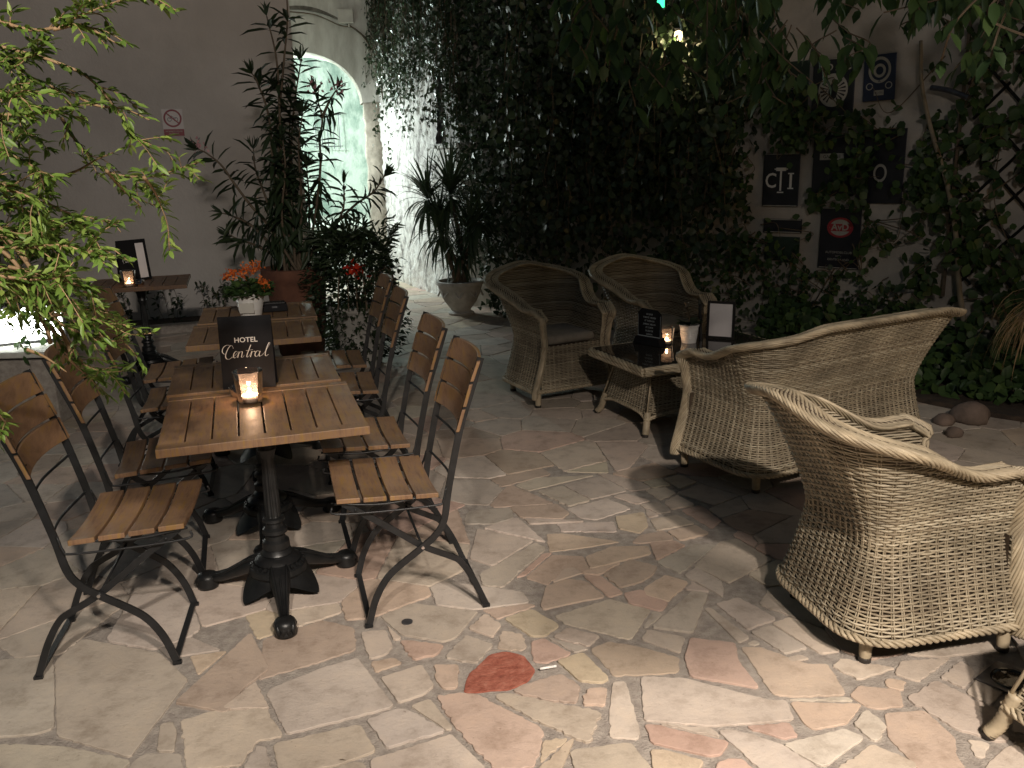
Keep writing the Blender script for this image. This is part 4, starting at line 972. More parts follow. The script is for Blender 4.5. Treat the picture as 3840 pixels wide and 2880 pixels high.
# white pots
def pot(t, r0, r1, h, m='whitepot', ribs=0):
    pr = [(.001, .003), (r0, 0), (r0 + (r1 - r0) * .3, h * .3)]
    for i in range(ribs): q = .3 + .5 * i / ribs; pr += [(r0 + (r1 - r0) * q + .0015, h * q), (r0 + (r1 - r0) * (q + .04) - .0005, h * (q + .04))]
    pr += [(r0 + (r1 - r0) * .93, h * .9), (r1 + .002, h * .92), (r1 + .003, h), (r1 - .003, h), (r1 - .008, h * .86), (.001, h * .86)]
    return MB().lathe(pr, k=36, cap=False).build('pot', m, t, smooth='auto')
q = atz(2583, 1284, zt); pt = thing('potted_plant', 'small leafy plant in a white pot lit by the candle on the glass table', 'potted plant', (q[0], q[1], zt + .001))
pot(pt, .046, .062, .118, ribs=5)
m_ = MB()
P = []; D = []; N = []
for i in range(11):
    a = rng.uniform(0, 2 * PI); e = rng.uniform(.0, .8); P.append((.02 * math.cos(a), .02 * math.sin(a), .115)); D.append((math.cos(a) * math.cos(e), math.sin(a) * math.cos(e), math.sin(e))); N.append((0, 0, 1))
leaves(m_, P, D, N, .085, .055, 'oval'); m_.build('foliage', 'leaf_dark', pt, smooth=True)
m_ = MB(); m_.tube(cr([(0, 0, .10), (-.005, 0, .17), (-.018, .01, .23), (-.03, .01, .26)]), [.006] * 24 + [.004], 6)
P = [(-.005 - .02 * t_, 0, .15 + .1 * t_) for t_ in np.linspace(0, 1, 24)]; leaves(m_, P, rnd(24) + np.array([0, 0, .8]), rnd(24), .03, .012, 'oval'); m_.build('flower_spike', 'stem', pt)
q = atz(943, 1182, .74); fp = thing('flowering_plant', 'orange kalanchoe in a white tin pot on the fourth bistro table', 'potted plant', (q[0], q[1], .7405))
pot(fp, .062, .088, .135, ribs=3)
MB().box((0, -.080, .055), (.085, .006, .06)).build('pot_label', 'plastic', fp, bevel=.001)
m_ = MB(); n = 420; a = rng.uniform(0, 2 * PI, n); r = .125 * np.sqrt(rng.random(n)); z = .12 + .11 * rng.random(n) * (1 - (r / .2)) + 0
leaves(m_, np.stack([r * np.cos(a), r * np.sin(a), z], 1), np.stack([np.cos(a), np.sin(a), rng.uniform(-.2, .9, n)], 1) + rnd(n, .3), np.tile([0, 0, 1.], (n, 1)) + rnd(n, .4), .045, .026, 'oval'); m_.build('foliage', 'leaf_vine', fp, smooth=True)
m_ = MB()
for c_ in [(-.12, .0, .235), (-.075, -.02, .25), (-.03, 0, .245), (.03, .02, .275), (.06, -.01, .285), (.09, -.03, .20), (.105, -.04, .18), (-.01, .03, .27), (-.10, .03, .24)]:
    n = 46; pp = np.array(c_) + rnd(n, .015); leaves(m_, pp, rnd(n) + np.array([0, -.2, .6]), rnd(n), .016, .011, 'oval')
m_.build('blossom', 'orange', fp)
# black holder beside flower pot
q = atz(1030, 1165, .74); bt = thing('cutlery_box', 'low black box on the dim table right of the orange flowers', 'box', (q[0], q[1], .7405), ROT)
MB().box((0, 0, .022), (.15, .10, .044)).build('body', 'black', bt, bevel=.004); MB().box((0, 0, .049), (.13, .08, .010)).build('lid', 'frame', bt, bevel=.003)
MB().box((0, -.052, .03), (.03, .006, .01)).build('catch', 'metal', bt)

# ------------------------------------------------------------------ plants in pots
def potlathe(t, prof, m, soil_z, soil_r):
    MB().lathe(prof, k=40, cap=False).build('pot', m, t, smooth='auto'); MB().lathe([(soil_r, soil_z), (.001, soil_z + .02)], k=24).build('soil', 'soil', t)
pY = 7.35; pb = (atY(1110, 1000, pY)); PX = -1.80
ol = thing('oleander', 'tall dark oleander in a big terracotta pot against the lit archway', 'potted plant', (PX, pY, 0))
potlathe(ol, [(.01, 0), (.17, 0), (.19, .03), (.225, .35), (.245, .62), (.27, .66), (.285, .70), (.285, .755), (.265, .76), (.25, .72), (.24, .66)], 'terracotta', .68, .245)
stm = MB(); lf = MB(); flw = MB()
paths = [[(1105, 1000), (1062, 820), (1045, 520), (1062, 260), (1078, 70), (1070, -90)],
         [(1085, 1000), (1010, 850), (940, 770), (880, 690), (830, 620), (775, 575), (745, 560)],
         [(1130, 1000), (1175, 850), (1200, 650), (1200, 520), (1208, 440), (1180, 345)],
         [(1208, 440), (1235, 380), (1262, 335)],
         [(1150, 990), (1240, 860), (1330, 770), (1400, 720), (1445, 655)],
         [(1095, 1000), (1030, 720), (1010, 450), (965, 310), (945, 275)],
         [(1075, 990), (980, 930), (900, 900), (860, 880)], [(1085, 990), (960, 860), (870, 810), (835, 800)],
         [(1140, 990), (1230, 880), (1285, 790), (1290, 690)], [(1115, 990), (1090, 700), (1100, 430), (1130, 220)],
         [(1110, 990), (1060, 620), (1040, 250), (1000, 60)], [(1105, 990), (1040, 800), (1030, 600), (1050, 420), (1045, 330)], [(1100, 990), (1060, 850), (1070, 640), (1060, 520)], [(1115, 990), (1090, 820), (1085, 560), (1090, 360)], [(1120, 990), (1130, 760), (1120, 560), (1135, 420)],
         [(1150, 1000), (1270, 900), (1360, 850)], [(1100, 990), (1010, 780), (960, 640), (950, 560)], [(1130, 990), (1160, 800), (1150, 620)]]
for ip, pth in enumerate(paths):
    yo = rng.uniform(-.18, .18) if ip not in (3,) else 0
    if ip == 3: yo = y3
    if ip == 2: y3 = yo
    W_ = np.array([atY(x, y, pY + yo * min(1, k / 2 if ip != 3 else 1)) for k, (x, y) in enumerate(pth)]) - np.array([PX, pY, 0])
    if ip != 3: W_[0] = np.array([rng.uniform(-.08, .08), rng.uniform(-.08, .08), .68])
    P = cr(W_, 14); n = len(P); stm.tube(P, np.linspace(.014, .005, n), 6); T = np.gradient(P, axis=0); T /= np.linalg.norm(T, axis=1)[:, None]
    Ls = np.concatenate([[0], np.cumsum(np.linalg.norm(np.diff(P, axis=0), axis=1))]); pos = np.arange(.25 if ip not in (3,) else .05, Ls[-1], .042)
    for s_ in pos:
        i = min(n - 2, int(np.searchsorted(Ls, s_))); frac = s_ / Ls[-1]
        if rng.random() < .28: continue
        a = rng.uniform(0, 2 * PI)
        for k in range(3):
            an = a + k * 2.09; u = np.cross(T[i], [.3, .9, .2]); u /= np.linalg.norm(u); v_ = np.cross(T[i], u)
            outd = u * math.cos(an) + v_ * math.sin(an); dr = outd + T[i] * (.75 * frac - .15) + np.array([0, 0, -2.6 * (1 - frac) ** 1.15 * rng.uniform(.1, 1.7)]) + rnd(1, .22)[0]
            leaves(lf, [P[i]], [dr], [T[i] + rnd(1, .2)[0]], rng.uniform(.13, .25), rng.uniform(.026, .046), 'lance')
    dr = rnd(7, .4) + T[-1] * 1.1; leaves(lf, np.tile(P[-1], (7, 1)), dr, rnd(7), .12, .022, 'lance')
    if ip in (1, 2, 3):
        n = 26; leaves(flw, P[-1] + np.array([0, 0, .03]) + rnd(n, .03), rnd(n), rnd(n), .03, .02, 'oval')
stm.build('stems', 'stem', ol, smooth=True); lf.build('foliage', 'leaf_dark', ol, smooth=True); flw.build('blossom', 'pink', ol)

bs = atz(1280, 1350); bx = thing('trailing_bush', 'dense dark bush spilling out of a large pot with a red blossom', 'potted plant', (-1.22, 6.95, 0))
potlathe(bx, [(.01, 0), (.16, 0), (.20, .25), (.23, .44), (.25, .46), (.25, .5), (.23, .5), (.215, .44)], 'urn', .45, .22)
lf = MB(); n = 5200
u = rng.random(n); a = rng.uniform(0, 2 * PI, n); z = .05 + 1.02 * rng.random(n) ** .8; R_max = np.interp(z, [0, .2, .5, .8, 1.05], [.20, .30, .36, .34, .12]) * (1 + .22 * np.sin(a * 3 + z * 7) + .12 * np.sin(a * 7 - z * 11)); r = R_max * (rng.random(n) ** .35)
P = np.stack([r * np.cos(a), r * np.sin(a), z], 1); leaves(lf, P, np.stack([np.cos(a), np.sin(a), rng.uniform(-.9, .5, n)], 1) + rnd(n, .4), rnd(n, .5) + np.array([0, 0, 1]), rng.uniform(.035, .06, n), rng.uniform(.02, .035, n), 'ivy')
for k in range(34):                # long lance shoots on top
    a = rng.uniform(0, 2 * PI); b0 = np.array([.2 * math.cos(a), .2 * math.sin(a), rng.uniform(.85, 1.0)]); n = 9
    tip = b0 + np.array([.12 * math.cos(a), .12 * math.sin(a), .17]); Pq = np.linspace(b0, tip, n); leaves(lf, Pq, rnd(n, .7) + np.array([math.cos(a), math.sin(a), .5]), rnd(n), .10, .018, 'lance')
lf.build('foliage', 'leaf_dark', bx, smooth=True)
stm = MB()
for k in range(14):
    a = rng.uniform(0, 2 * PI); stm.tube(cr([(0, 0, .45), (.12 * math.cos(a), .12 * math.sin(a), .65), (.26 * math.cos(a), .26 * math.sin(a), .78), (.33 * math.cos(a), .33 * math.sin(a), .5)]), .005, 5)
stm.build('stems', 'stem', bx)
flw = MB(); rq = atY(1335, 1012, 6.7) - np.array([-1.22, 6.95, 0]); n = 40; leaves(flw, rq + rnd(n, .028), rnd(n), rnd(n), .045, .03, 'oval'); flw.build('blossom', 'red', bx)

# yucca
yx, yy = -.52, 9.15
yu = thing('yucca', 'spiky yucca in a pale stone urn before the bright whitewashed wall', 'potted plant', (yx, yy, 0))
potlathe(yu, [(.01, 0), (.13, 0), (.14, .02), (.10, .04), (.11, .06), (.17, .14), (.215, .24), (.235, .31), (.25, .325), (.25, .355), (.225, .36), (.21, .33)], 'urn', .33, .215)
m_ = MB(); 
for a in np.linspace(0, 2 * PI, 8, endpoint=False):
    m_.tube(cr([(.21 * math.cos(a - .25), .21 * math.sin(a - .25), .27), (.235 * math.cos(a), .235 * math.sin(a), .20), (.21 * math.cos(a + .25), .21 * math.sin(a + .25), .27)], 5), .010, 6)
m_.build('swag_relief', 'urn', yu, smooth=True)
lf = MB(); stm = MB()
def strap(mb, b0, d0, L, W, droop):
    n = 7; P = [np.array(b0)]; d = np.array(d0, float); d /= np.linalg.norm(d)
    for i in range(n - 1): d = d + np.array([0, 0, -droop * (i + 1) / n]); d /= np.linalg.norm(d); P.append(P[-1] + d * L / (n - 1))
    P = np.array(P); T = np.gradient(P, axis=0); T /= np.linalg.norm(T, axis=1)[:, None]; S = np.cross(T, np.array([.03, .02, 1.])); S /= np.linalg.norm(S, axis=1)[:, None]; Nn = np.cross(S, T)
    w_ = W * np.array([.7, 1, 1, .9, .7, .42, .04]) / 2; V = np.concatenate([P + S * w_[:, None] + Nn * w_[:, None] * .3, P, P - S * w_[:, None] + Nn * w_[:, None] * .3])
    mb.add(V, [(i, i + 1, n + i + 1, n + i) for i in range(n - 1)] + [(n + i, n + i + 1, 2 * n + i + 1, 2 * n + i) for i in range(n - 1)])
for (px, py, nl, Lf) in [(1605, 760, 95, .48), (1690, 740, 95, .52), (1765, 880, 70, .42), (1650, 880, 70, .46), (1720, 960, 55, .40), (1800, 830, 45, .42)]:
    h = atY(px, py, yy + rng.uniform(-.12, .08)) - np.array([yx, yy, 0]); b0 = np.array([rng.uniform(-.07, .07), rng.uniform(-.06, .06), .33])
    stm.tube(cr([b0, b0 * .5 + h * .5 + np.array([.02, 0, .03]), h]), .022, 8)
    for k in range(nl):
        a = rng.uniform(0, 2 * PI); e = rng.uniform(-.75, 1.4); strap(lf, h + np.array([0, 0, e * .07]), (math.cos(a) * math.cos(e), math.sin(a) * math.cos(e), math.sin(e)), Lf * rng.uniform(.7, 1.1), .030, rng.uniform(.15, .75) * (1.25 - e / 1.5))
lf.build('foliage', 'leaf_yucca', yu, smooth=True); stm.build('trunk', 'stem', yu, smooth=True)

# ------------------------------------------------------------------ ivy and vines
def hang(mb, stem, top, length, n_per=26, spread=.05, size=.055, kind='ivy', push=np.array([0, 0, 0.]), norm=None):
    """a hanging strand of leaves."""
    k = max(4, int(length / .12)); P = [np.array(top)]; dr = rnd(1, .25)[0] * np.array([1, 1, 0])
    for i in range(k): P.append(P[-1] + np.array([0, 0, -length / k]) + (dr + rnd(1, .35)[0] * np.array([1, 1, .2])) * .05 + push * .02)
    P = cr(P, 3); stem.tube(P, np.linspace(.004, .0015, len(P)), 4); n = max(3, int(n_per * length)); idx = rng.integers(0, len(P), n)
    nv = np.tile(norm if norm is not None else [0, -1., .3], (n, 1)) + rnd(n, .45)
    leaves(mb, P[idx] + rnd(n, spread), rnd(n, .6) + np.array([0, 0, -.9]), nv, rng.uniform(.6, 1.25, n) * size, rng.uniform(.6, 1.2, n) * size * .95, kind)
iv = thing('hanging_ivy', 'ivy curtain trailing over the bright wall between archway and yucca', 'ivy', (0, 0, 0)); lf = MB(); stm = MB(); nv = np.array([nb[0], nb[1], .3])
for (s0_, s1_, bot0, cnt, dens, sz) in [(.0, .3, 3.05, 12, 34, .045), (.2, .55, 2.55, 20, 34, .05), (.5, .95, 2.25, 24, 36, .055), (.95, 1.3, 1.9, 14, 38, .055), (1.02, 1.22, 1.5, 5, 34, .055), (1.3, 1.8, 2.35, 24, 38, .055), (1.55, 1.7, 1.9, 3, 30, .05), (1.8, 2.4, 2.55, 26, 38, .06), (2.52, 2.78, 1.9, 20, 40, .06)]:
    for k in range(cnt):
        ss = rng.uniform(s0_, s1_); bot = bot0 + abs(rng.normal(0, .22)); hang(lf, stm, R1(ss, 3.75, rng.uniform(.03, .10)), 3.75 - bot, dens, .025, sz, 'ivy', norm=nv)
for k in range(40):
    ss = rng.uniform(2.55, 2.95); hang(lf, stm, R1(ss, rng.uniform(.9, 3.2), rng.uniform(.02, .10)), rng.uniform(.3, .8), 30, .04, .06, 'ivy', norm=nv)
lf.build('foliage', 'leaf_ivy', iv, smooth=True); stm.build('stems', 'stem', iv)

def clear_of_plates(P, Pn=None):
    q = P[:, :2] - W1; ss = q @ d3 + .35 * (q @ n3); zz = P[:, 2]; k = np.ones(len(P), bool)
    for a_, b_, c_, e_, pr in [(3.40, 3.80, 1.12, 1.62, .93), (3.92, 4.32, .66, 1.19, .93), (4.17, 4.52, 1.92, 2.33, .95), (3.80, 4.17, 1.93, 2.28, .75), (3.45, 3.83, .92, 1.07, .6), (4.3, 4.75, .6, 1.15, .6), (4.45, 4.75, 1.75, 2.3, .6)]:
        k &= ~((ss > a_) & (ss < b_) & (zz > c_) & (zz < e_) & (rng.random(len(P)) < pr))
    return k
iv = thing('wall_ivy', 'dense dark ivy mass covering the garden wall behind the armchairs', 'ivy', (0, 0, 0)); lf = MB(); stm = MB(); nv = np.array([n3[0], n3[1], .3])
n = 15000; s_ = rng.random(n) ** 1.0 * 3.6 - .15; z = rng.uniform(.02, 3.9, n); keep = np.ones(n, bool)
keep &= ~((s_ > 1.0) & (z < 1.25 + .25 * np.sin(s_ * 5)) & (rng.random(n) < np.clip((s_ - .8) * .8, 0, .86)))
keep &= ~((s_ > 2.3) & (rng.random(n) < (s_ - 2.3) * .60))
keep &= s_ > np.interp(z, [0, .9, 1.8, 2.5], [.50, .38, .12, -.12]) + rng.normal(0, .06, n)
s_, z = s_[keep], z[keep]; n = len(s_); o = .04 + np.minimum(.34 + .18 * np.sin(s_ * 2.1 + z * 1.7) * np.sin(z * 2.9), .05 + np.clip(s_, 0, 3) * .35) * rng.random(n)
P = (W1 + d3 * s_[:, None] + n3 * o[:, None]); P = np.concatenate([P, z[:, None]], 1); P = P[clear_of_plates(P)]; n = len(P)
leaves(lf, P, rnd(n, .6) + np.array([0, 0, -.9]), np.tile(nv, (n, 1)) + rnd(n, .5), rng.uniform(.045, .085, n), rng.uniform(.04, .075, n), 'ivy')
for k in range(120): ss = rng.uniform(1.0, 3.25); hang(lf, stm, R2(ss, rng.uniform(1.4, 3.4), rng.uniform(.1, .5)), rng.uniform(.5, 1.4), 34, .07, .075, 'lance', norm=nv)
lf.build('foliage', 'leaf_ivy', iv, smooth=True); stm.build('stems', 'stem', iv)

iv = thing('creeper', 'creeper with oval leaves spread over the plastered wall round the enamel plates', 'creeper', (0, 0, 0)); lf = MB(); stm = MB()
def sprig(s0, z0_, s1, z1_, n=20, o=.10, size=.07, kind='oval', spread=.05, wig=.12):
    P = cr([R2(s0, z0_, o * .5), R2((s0 + s1) / 2 + rng.normal(0, wig), (z0_ + z1_) / 2 + rng.normal(0, wig), o), R2(s1, z1_, o)], 8); stm.tube(P, np.linspace(.005, .002, len(P)), 4)
    idx = rng.integers(0, len(P), n); Q = P[idx] + rnd(n, spread); Q = Q[clear_of_plates(Q)]; n = len(Q); leaves(lf, Q, rnd(n, .6) + np.array([0, 0, -.7]), np.tile(nv, (n, 1)) + rnd(n, .35), rng.uniform(.6, 1.2, n) * size, rng.uniform(.45, .8, n) * size, kind)
for k in range(46):                                        # left of the plates
    s0 = rng.uniform(2.3, 3.3); z0_ = rng.uniform(.3, 2.6); sprig(s0, z0_, s0 + rng.normal(0, .4), z0_ + rng.uniform(-.5, .4), 26)
for k in range(16): s0 = rng.uniform(3.3, 3.9); z0_ = rng.uniform(1.68, 2.0); sprig(s0, z0_ + .1, s0 + rng.normal(0, .15), z0_ - .12, 26, .12, .08)
for k in range(22): s0 = rng.uniform(3.9, 5.1); z0_ = rng.uniform(1.15, 1.75); sprig(s0, z0_, s0 + rng.normal(0, .2), z0_ - rng.uniform(0, .25), 26, .12, .085)
for k in range(26): s0 = rng.uniform(3.2, 4.6); z0_ = rng.uniform(.25, .66); sprig(s0, z0_, s0 + rng.normal(0, .3), z0_ + rng.normal(0, .15), 20, .10, .06)
for k in range(62): s0 = rng.uniform(4.75, 6.6); z0_ = rng.uniform(.2, 2.6); sprig(s0, z0_, s0 + rng.normal(0, .3), z0_ + rng.normal(0, .3), 24, .16, .095)
for k in range(12): s0 = rng.uniform(3.2, 3.7); z0_ = rng.uniform(.72, 1.0); sprig(s0, z0_, s0 + rng.normal(0, .2), z0_ - .1, 16, .10, .07)
for k in range(6): s0 = rng.uniform(4.3, 4.5); sprig(s0, 1.05, s0 + .2, .88, 14, .14, .09)
lf.build('foliage', 'leaf_vine', iv, smooth=True); stm.build('stems', 'stem', iv)

# overhead wisteria canopy, nearer
cv = thing('overhead_vine', 'long pointed vine leaves hanging from above across the top right', 'vine', (0, 0, 0)); lf = MB(); stm = MB()
def drape(px, py, Y, L, n, size):
    top = atY(px, py, Y); P = cr([top, top + np.array([rng.normal(0, .05), rng.normal(0, .05), -L * .5]), top + np.array([rng.normal(0, .10), rng.normal(0, .10), -L])], 8); stm.tube(P, .003, 4)
    for i in np.linspace(2, len(P) - 1, n).astype(int):
        a = rng.uniform(0, 2 * PI); leaves(lf, [P[i]], [(math.cos(a) * .6, math.sin(a) * .6, -.8)], [(math.cos(a) * .7 + rng.normal(0, .3), math.sin(a) * .7 - .6, .6)], rng.uniform(.7, 1.15) * size, size * .42, 'oval')
for k in range(85):
    px = rng.uniform(2050, 3900); lim = np.interp(px, [2050, 2350, 2600, 2900, 3150, 3300, 3600, 3840], [120, 230, 150, 170, 60, 20, 20, 120]); drape(px, rng.uniform(-260, 0), rng.uniform(3.6, 5.6), rng.uniform(.1, 1) * (lim + 120) / 3.75 / CF * 4.6, 12, .105)
for px, py, L in [(2440, 200, .16), (2520, 140, .18), (2800, 60, .2), (2860, 130, .22), (2900, 180, .20), (3160, 120, .10), (2960, 90, .2)]:
    for j in range(4): drape(px + rng.normal(0, 25), py + rng.normal(0, 20), 3.9, L, 6, .10)
for px in (3720, 3790, 3830): drape(px, -60, 2.3, .16, 6, .065)
lf.build('foliage', 'leaf_vine', cv, smooth=True)
for k in range(7): a = atY(rng.uniform(1900, 3000), -200, 4.5); b_ = atY(rng.uniform(3000, 3900), rng.uniform(-150, -20), 5.0); stm.tube(cr([a, (a + b_) / 2 + rnd(1, .15)[0], b_]), .008, 5)
stm.build('stems', 'stem', cv)

# trunks on the wall
tr = MB(); P = cr([R2(4.62, 2.35, .10), R2(4.66, 2.05, .13), R2(4.76, 1.72, .15), R2(4.90, 1.35, .16), R2(5.0, .95, .15), R2(5.06, .55, .14), R2(5.16, .15, .16), R2(5.2, -.02, .2)], 8)
tr.tube(P, np.linspace(.013, .024, len(P)), 8); tag(tr.build('vine_trunk', 'paletrunk', smooth=True), 'pale slender vine trunk bending up the wall right of the enamel plates', 'trunk')
tr = MB(); P = cr([R2(5.95, 1.95, .25), R2(5.86, 1.4, .3), R2(5.85, .9, .3), R2(5.75, .4, .35), R2(5.7, -.02, .4)], 8); tr.tube(P, np.linspace(.012, .022, len(P)), 8)
tag(tr.build('vine_trunk', 'paletrunk', smooth=True), 'thin pale stem rising at the extreme right frame edge', 'trunk')
# trellis
tl = thing('trellis', 'dark diamond lattice trellis on the wall at the right frame edge', 'trellis', (0, 0, 0))
for sg in (-1, 1):
    m_ = MB()
    for k in range(-4, 9):
        pts = []
        for z in np.linspace(.6, 2.9, 30):
            s_ = 5.2 + k * .27 + sg * (z - 1.7) * .9
            if 4.95 < s_ < 6.8: pts.append(R2(s_, z, .055 + sg * .006))
        if len(pts) > 1: m_.tube([pts[0], pts[-1]], .011, 4)
    m_.build('lattice_slats', 'frame', tl)
m_ = MB(); m_.tube([R2(4.93, .5, .06), R2(4.93, 3.0, .06)], .014, 4); m_.build('post', 'stem', tl)
tb = MB(); tb.tube(cr([R2(4.72, 2.02, .1), R2(4.85, 1.99, .14), R2(5.0, 1.93, .2)], 5), .02, 7); tag(tb.build('wall_bracket', 'metal'), 'dark bracket stub on the wall beside the pale trunk top', 'bracket')

# planting bed
bed = MB(); e = [W1 + d3 * 4.0 + n3 * .02, W1 + d3 * 4.2 + n3 * .75, W1 + d3 * 4.7 + n3 * 1.25, W1 + d3 * 5.6 + n3 * 1.45, W1 + d3 * 9 + n3 * 1.5, W1 + d3 * 9 + n3 * .02]
bed.add([(x, y, .03) for x, y in e] + [(x, y, -.01) for x, y in e], [tuple(range(6))] + [(i, i + 6, (i + 1) % 6 + 6, (i + 1) % 6) for i in range(6)]); bed.build('planting_bed', 'soil', props={'kind': 'structure'})
bed = MB(); c0 = cor - dl * .9; wn_ = np.array([dl[1], -dl[0]]); q4 = [cor - dl * .3, cor - dl * 4.6, cor - dl * 4.6 + wn_ * .75, cor - dl * .3 + wn_ * .75]
bed.add([(x, y, .02) for x, y in q4], [(0, 1, 2, 3)]); bed.build('wall_planting_strip', 'soil', props={'kind': 'structure'})
kb = MB(); a = cor - dl * 4.6 + wn_ * .80; b_ = cor - dl * .3 + wn_ * .80; kb.box(((a[0] + b_[0]) / 2, (a[1] + b_[1]) / 2, .04), (4.3, .08, .10), Matrix.Rotation(th, 4, 'Z')); tag(kb.build('kerb', 'mortar', bevel=.01), 'low stone kerb along the planting strip under the house wall', 'kerb')
for i, (px, py, s_, lb) in enumerate([(3640, 1555, .11, 'largest brownish rock at the bed edge behind the loveseat'), (3540, 1565, .06, 'small rock left of the large one at the bed edge'), (3575, 1610, .05, 'flat low stone in front of the rocks at the bed')]):
    q = atz(px, py + 25); m_ = MB(); bm_ = []
    for zz in np.linspace(0, 1, 7):
        ring = []
        for a in np.linspace(0, 2 * PI, 12, endpoint=False):
            r = s_ * math.sqrt(max(0.001, 1 - (zz * 1.0 - .25) ** 2 / .6)) * (1 + .13 * math.sin(3 * a + i) + .07 * math.sin(5 * a + zz * 4)); ring.append((q[0] + r * math.cos(a), q[1] + r * .8 * math.sin(a), zz * s_ * 1.1))
        bm_.append(ring)
    m_.rings(bm_); tag(m_.build('rock', 'rock', smooth=True), lb, 'rock', 'rocks edging the planting bed')
gc_ = thing('ground_cover', 'low dark leafy ground cover in the bed along the right wall', 'plants', (0, 0, 0)); gc_['kind'] = 'stuff'
lf = MB(); n = 3600; s_ = rng.uniform(3.6, 7.6, n); o = rng.uniform(.05, 1, n) * np.interp(s_, [3.6, 4.3, 5], [.4, .8, 1.25]); z = .03 + .42 * rng.random(n) * np.clip(1 - o / 1.5, .2, 1)
P = np.concatenate([W1 + d3 * s_[:, None] + n3 * o[:, None], z[:, None]], 1); leaves(lf, P, rnd(n, .8) + np.array([0, 0, .5]), np.tile(nv, (n, 1)) + np.array([0, 0, 1]) + rnd(n, .4), rng.uniform(.05, .11, n), rng.uniform(.04, .08, n), 'oval')
lf.build('foliage', 'leaf_vine', gc_, smooth=True)
dp = thing('dry_fronds', 'straw coloured drooping fronds at the right frame edge', 'palm frond', (0, 0, 0)); m_ = MB()
hb = atY(3900, 1150, 4.9)
for k in range(70): strap(m_, hb + rnd(1, .03)[0], (rng.normal(-.8, .5), rng.normal(0, .4), rng.normal(-.3, .4)), rng.uniform(.25, .5), .008, .9)
m_.build('blades', 'straw', dp)
# weeds at house wall foot
wd = thing('weeds', 'sparse wispy weeds at the foot of the dusky house wall', 'plants', (0, 0, 0)); wd['kind'] = 'stuff'; lf = MB(); st_ = MB()
for k in range(46):
    s_ = rng.uniform(.9, 3.2); q = cor - dl * s_ + wn_ * rng.uniform(.15, .6); h = rng.uniform(.12, .5); top = np.array([q[0] + rng.normal(0, .08), q[1] + rng.normal(0, .05), h]); P = cr([np.array([q[0], q[1], .02]), np.array([q[0], q[1], h * .6]) + rnd(1, .02)[0], top], 6); st_.tube(P, .002, 4)
    idx = rng.integers(0, len(P), 9); leaves(lf, P[idx], rnd(9, .8) + np.array([0, 0, .3]), rnd(9, .5) + np.array([0, 0, 1]), .07, .028, 'lance')
lf.build('foliage', 'leaf_dark', wd); st_.build('stems', 'stem', wd)

# ------------------------------------------------------------------ enamel plates on the garden wall
def plate(label, s_, z, W, H, m='signdark', rim='signpale', tilt=0.):
    q = R2(s_, z, .03); t = thing('enamel_plate', label, 'sign', tuple(q), math.atan2(d3[1], d3[0]), 'enamel plates on the garden wall')
    t.rotation_euler = (0, tilt, math.atan2(d3[1], d3[0])); MB().box((0, 0, 0), (W, .010, H)).build('panel', m, t, bevel=.003)
    f_ = MB(); b_ = .006
    f_.box((0, -.0055, H / 2 - .006), (W - .02, .003, b_)).box((0, -.0055, -H / 2 + .006), (W - .02, .003, b_)); 
    if rim: f_.build('border_line', rim, t)
    return t
p_ = plate('black plate with tall white letters CTI', 3.60, 1.365, .31, .43)
tm = MB(); letter(tm, 'C', .17, -.085, -.01, -.0068, sx=.85, bold=.002); letter(tm, 'T', .27, .0, -.005, -.0068, sx=.55, bold=.002); letter(tm, 'I', .17, .085, -.01, -.0068, bold=.002)
for x, z, w_ in ((0, .088, .115), (0, -.10, .055), (.085, .052, .05), (.085, -.068, .05)): tm.box((x, -.0066, z), (w_, .0006, .010))
tm.build('lettering', 'ink', p_)
p_ = plate('black plate with a red and white oval badge reading AvD', 4.115, .905, .325, .49)
m_ = MB(); disc(m_, 0, .085, .105, .080, -.0062); m_.build('oval_field', 'signpale', p_)
m_ = MB(); disc(m_, 0, .085, .105, .080, -.0070, inner=.80); m_.box((0, -.0068, .085), (.165, .0006, .058)); m_.build('oval_ring', 'signred', p_)
tm = MB(); letter(tm, 'AvD', .075, 0, .087, -.0078, bold=.002); letter(tm, 'AUTOMOBILCLUB', .026, 0, -.115, -.0068); letter(tm, 'VON', .022, 0, -.145, -.0068); letter(tm, 'DEUTSCHLAND', .024, 0, -.172, -.0068); tm.build('lettering', 'signpale', p_)
p_ = plate('blue plate with a round emblem and two small roundels, topmost right', 4.33, 2.12, .235, .335, 'signblue', None, tilt=-.03)
m_ = MB(); disc(m_, 0, .055, .082, .095, -.0062, inner=.78); disc(m_, -.07, -.06, .026, .026, -.0062, inner=.75); disc(m_, .07, -.06, .026, .026, -.0062, inner=.75); m_.box((0, -.0062, -.11), (.072, .0006, .038)); disc(m_, 0, .05, .045, .05, -.0066, inner=.6); m_.build('emblem', 'signpale', p_)
tm = MB(); letter(tm, 'HOTEL', .020, 0, -.11, -.0070); letter(tm, 'A', .03, 0, -.025, -.0070); tm.build('lettering', 'signblue', p_)
p_ = plate('dark plate lettered ADAC over a pale disc with a dark eagle', 3.985, 2.07, .33, .44)
tm = MB(); letter(tm, 'A D A C', .072, 0, .15, -.0068, bold=.0015); tm.build('lettering', 'signpale', p_)
m_ = MB(); disc(m_, .0, -.02, .115, .125, -.0062); m_.build('disc', 'signpale', p_)
m_ = MB(); disc(m_, 0, -.03, .035, .06, -.0068); disc(m_, .005, .045, .018, .02, -.0068)
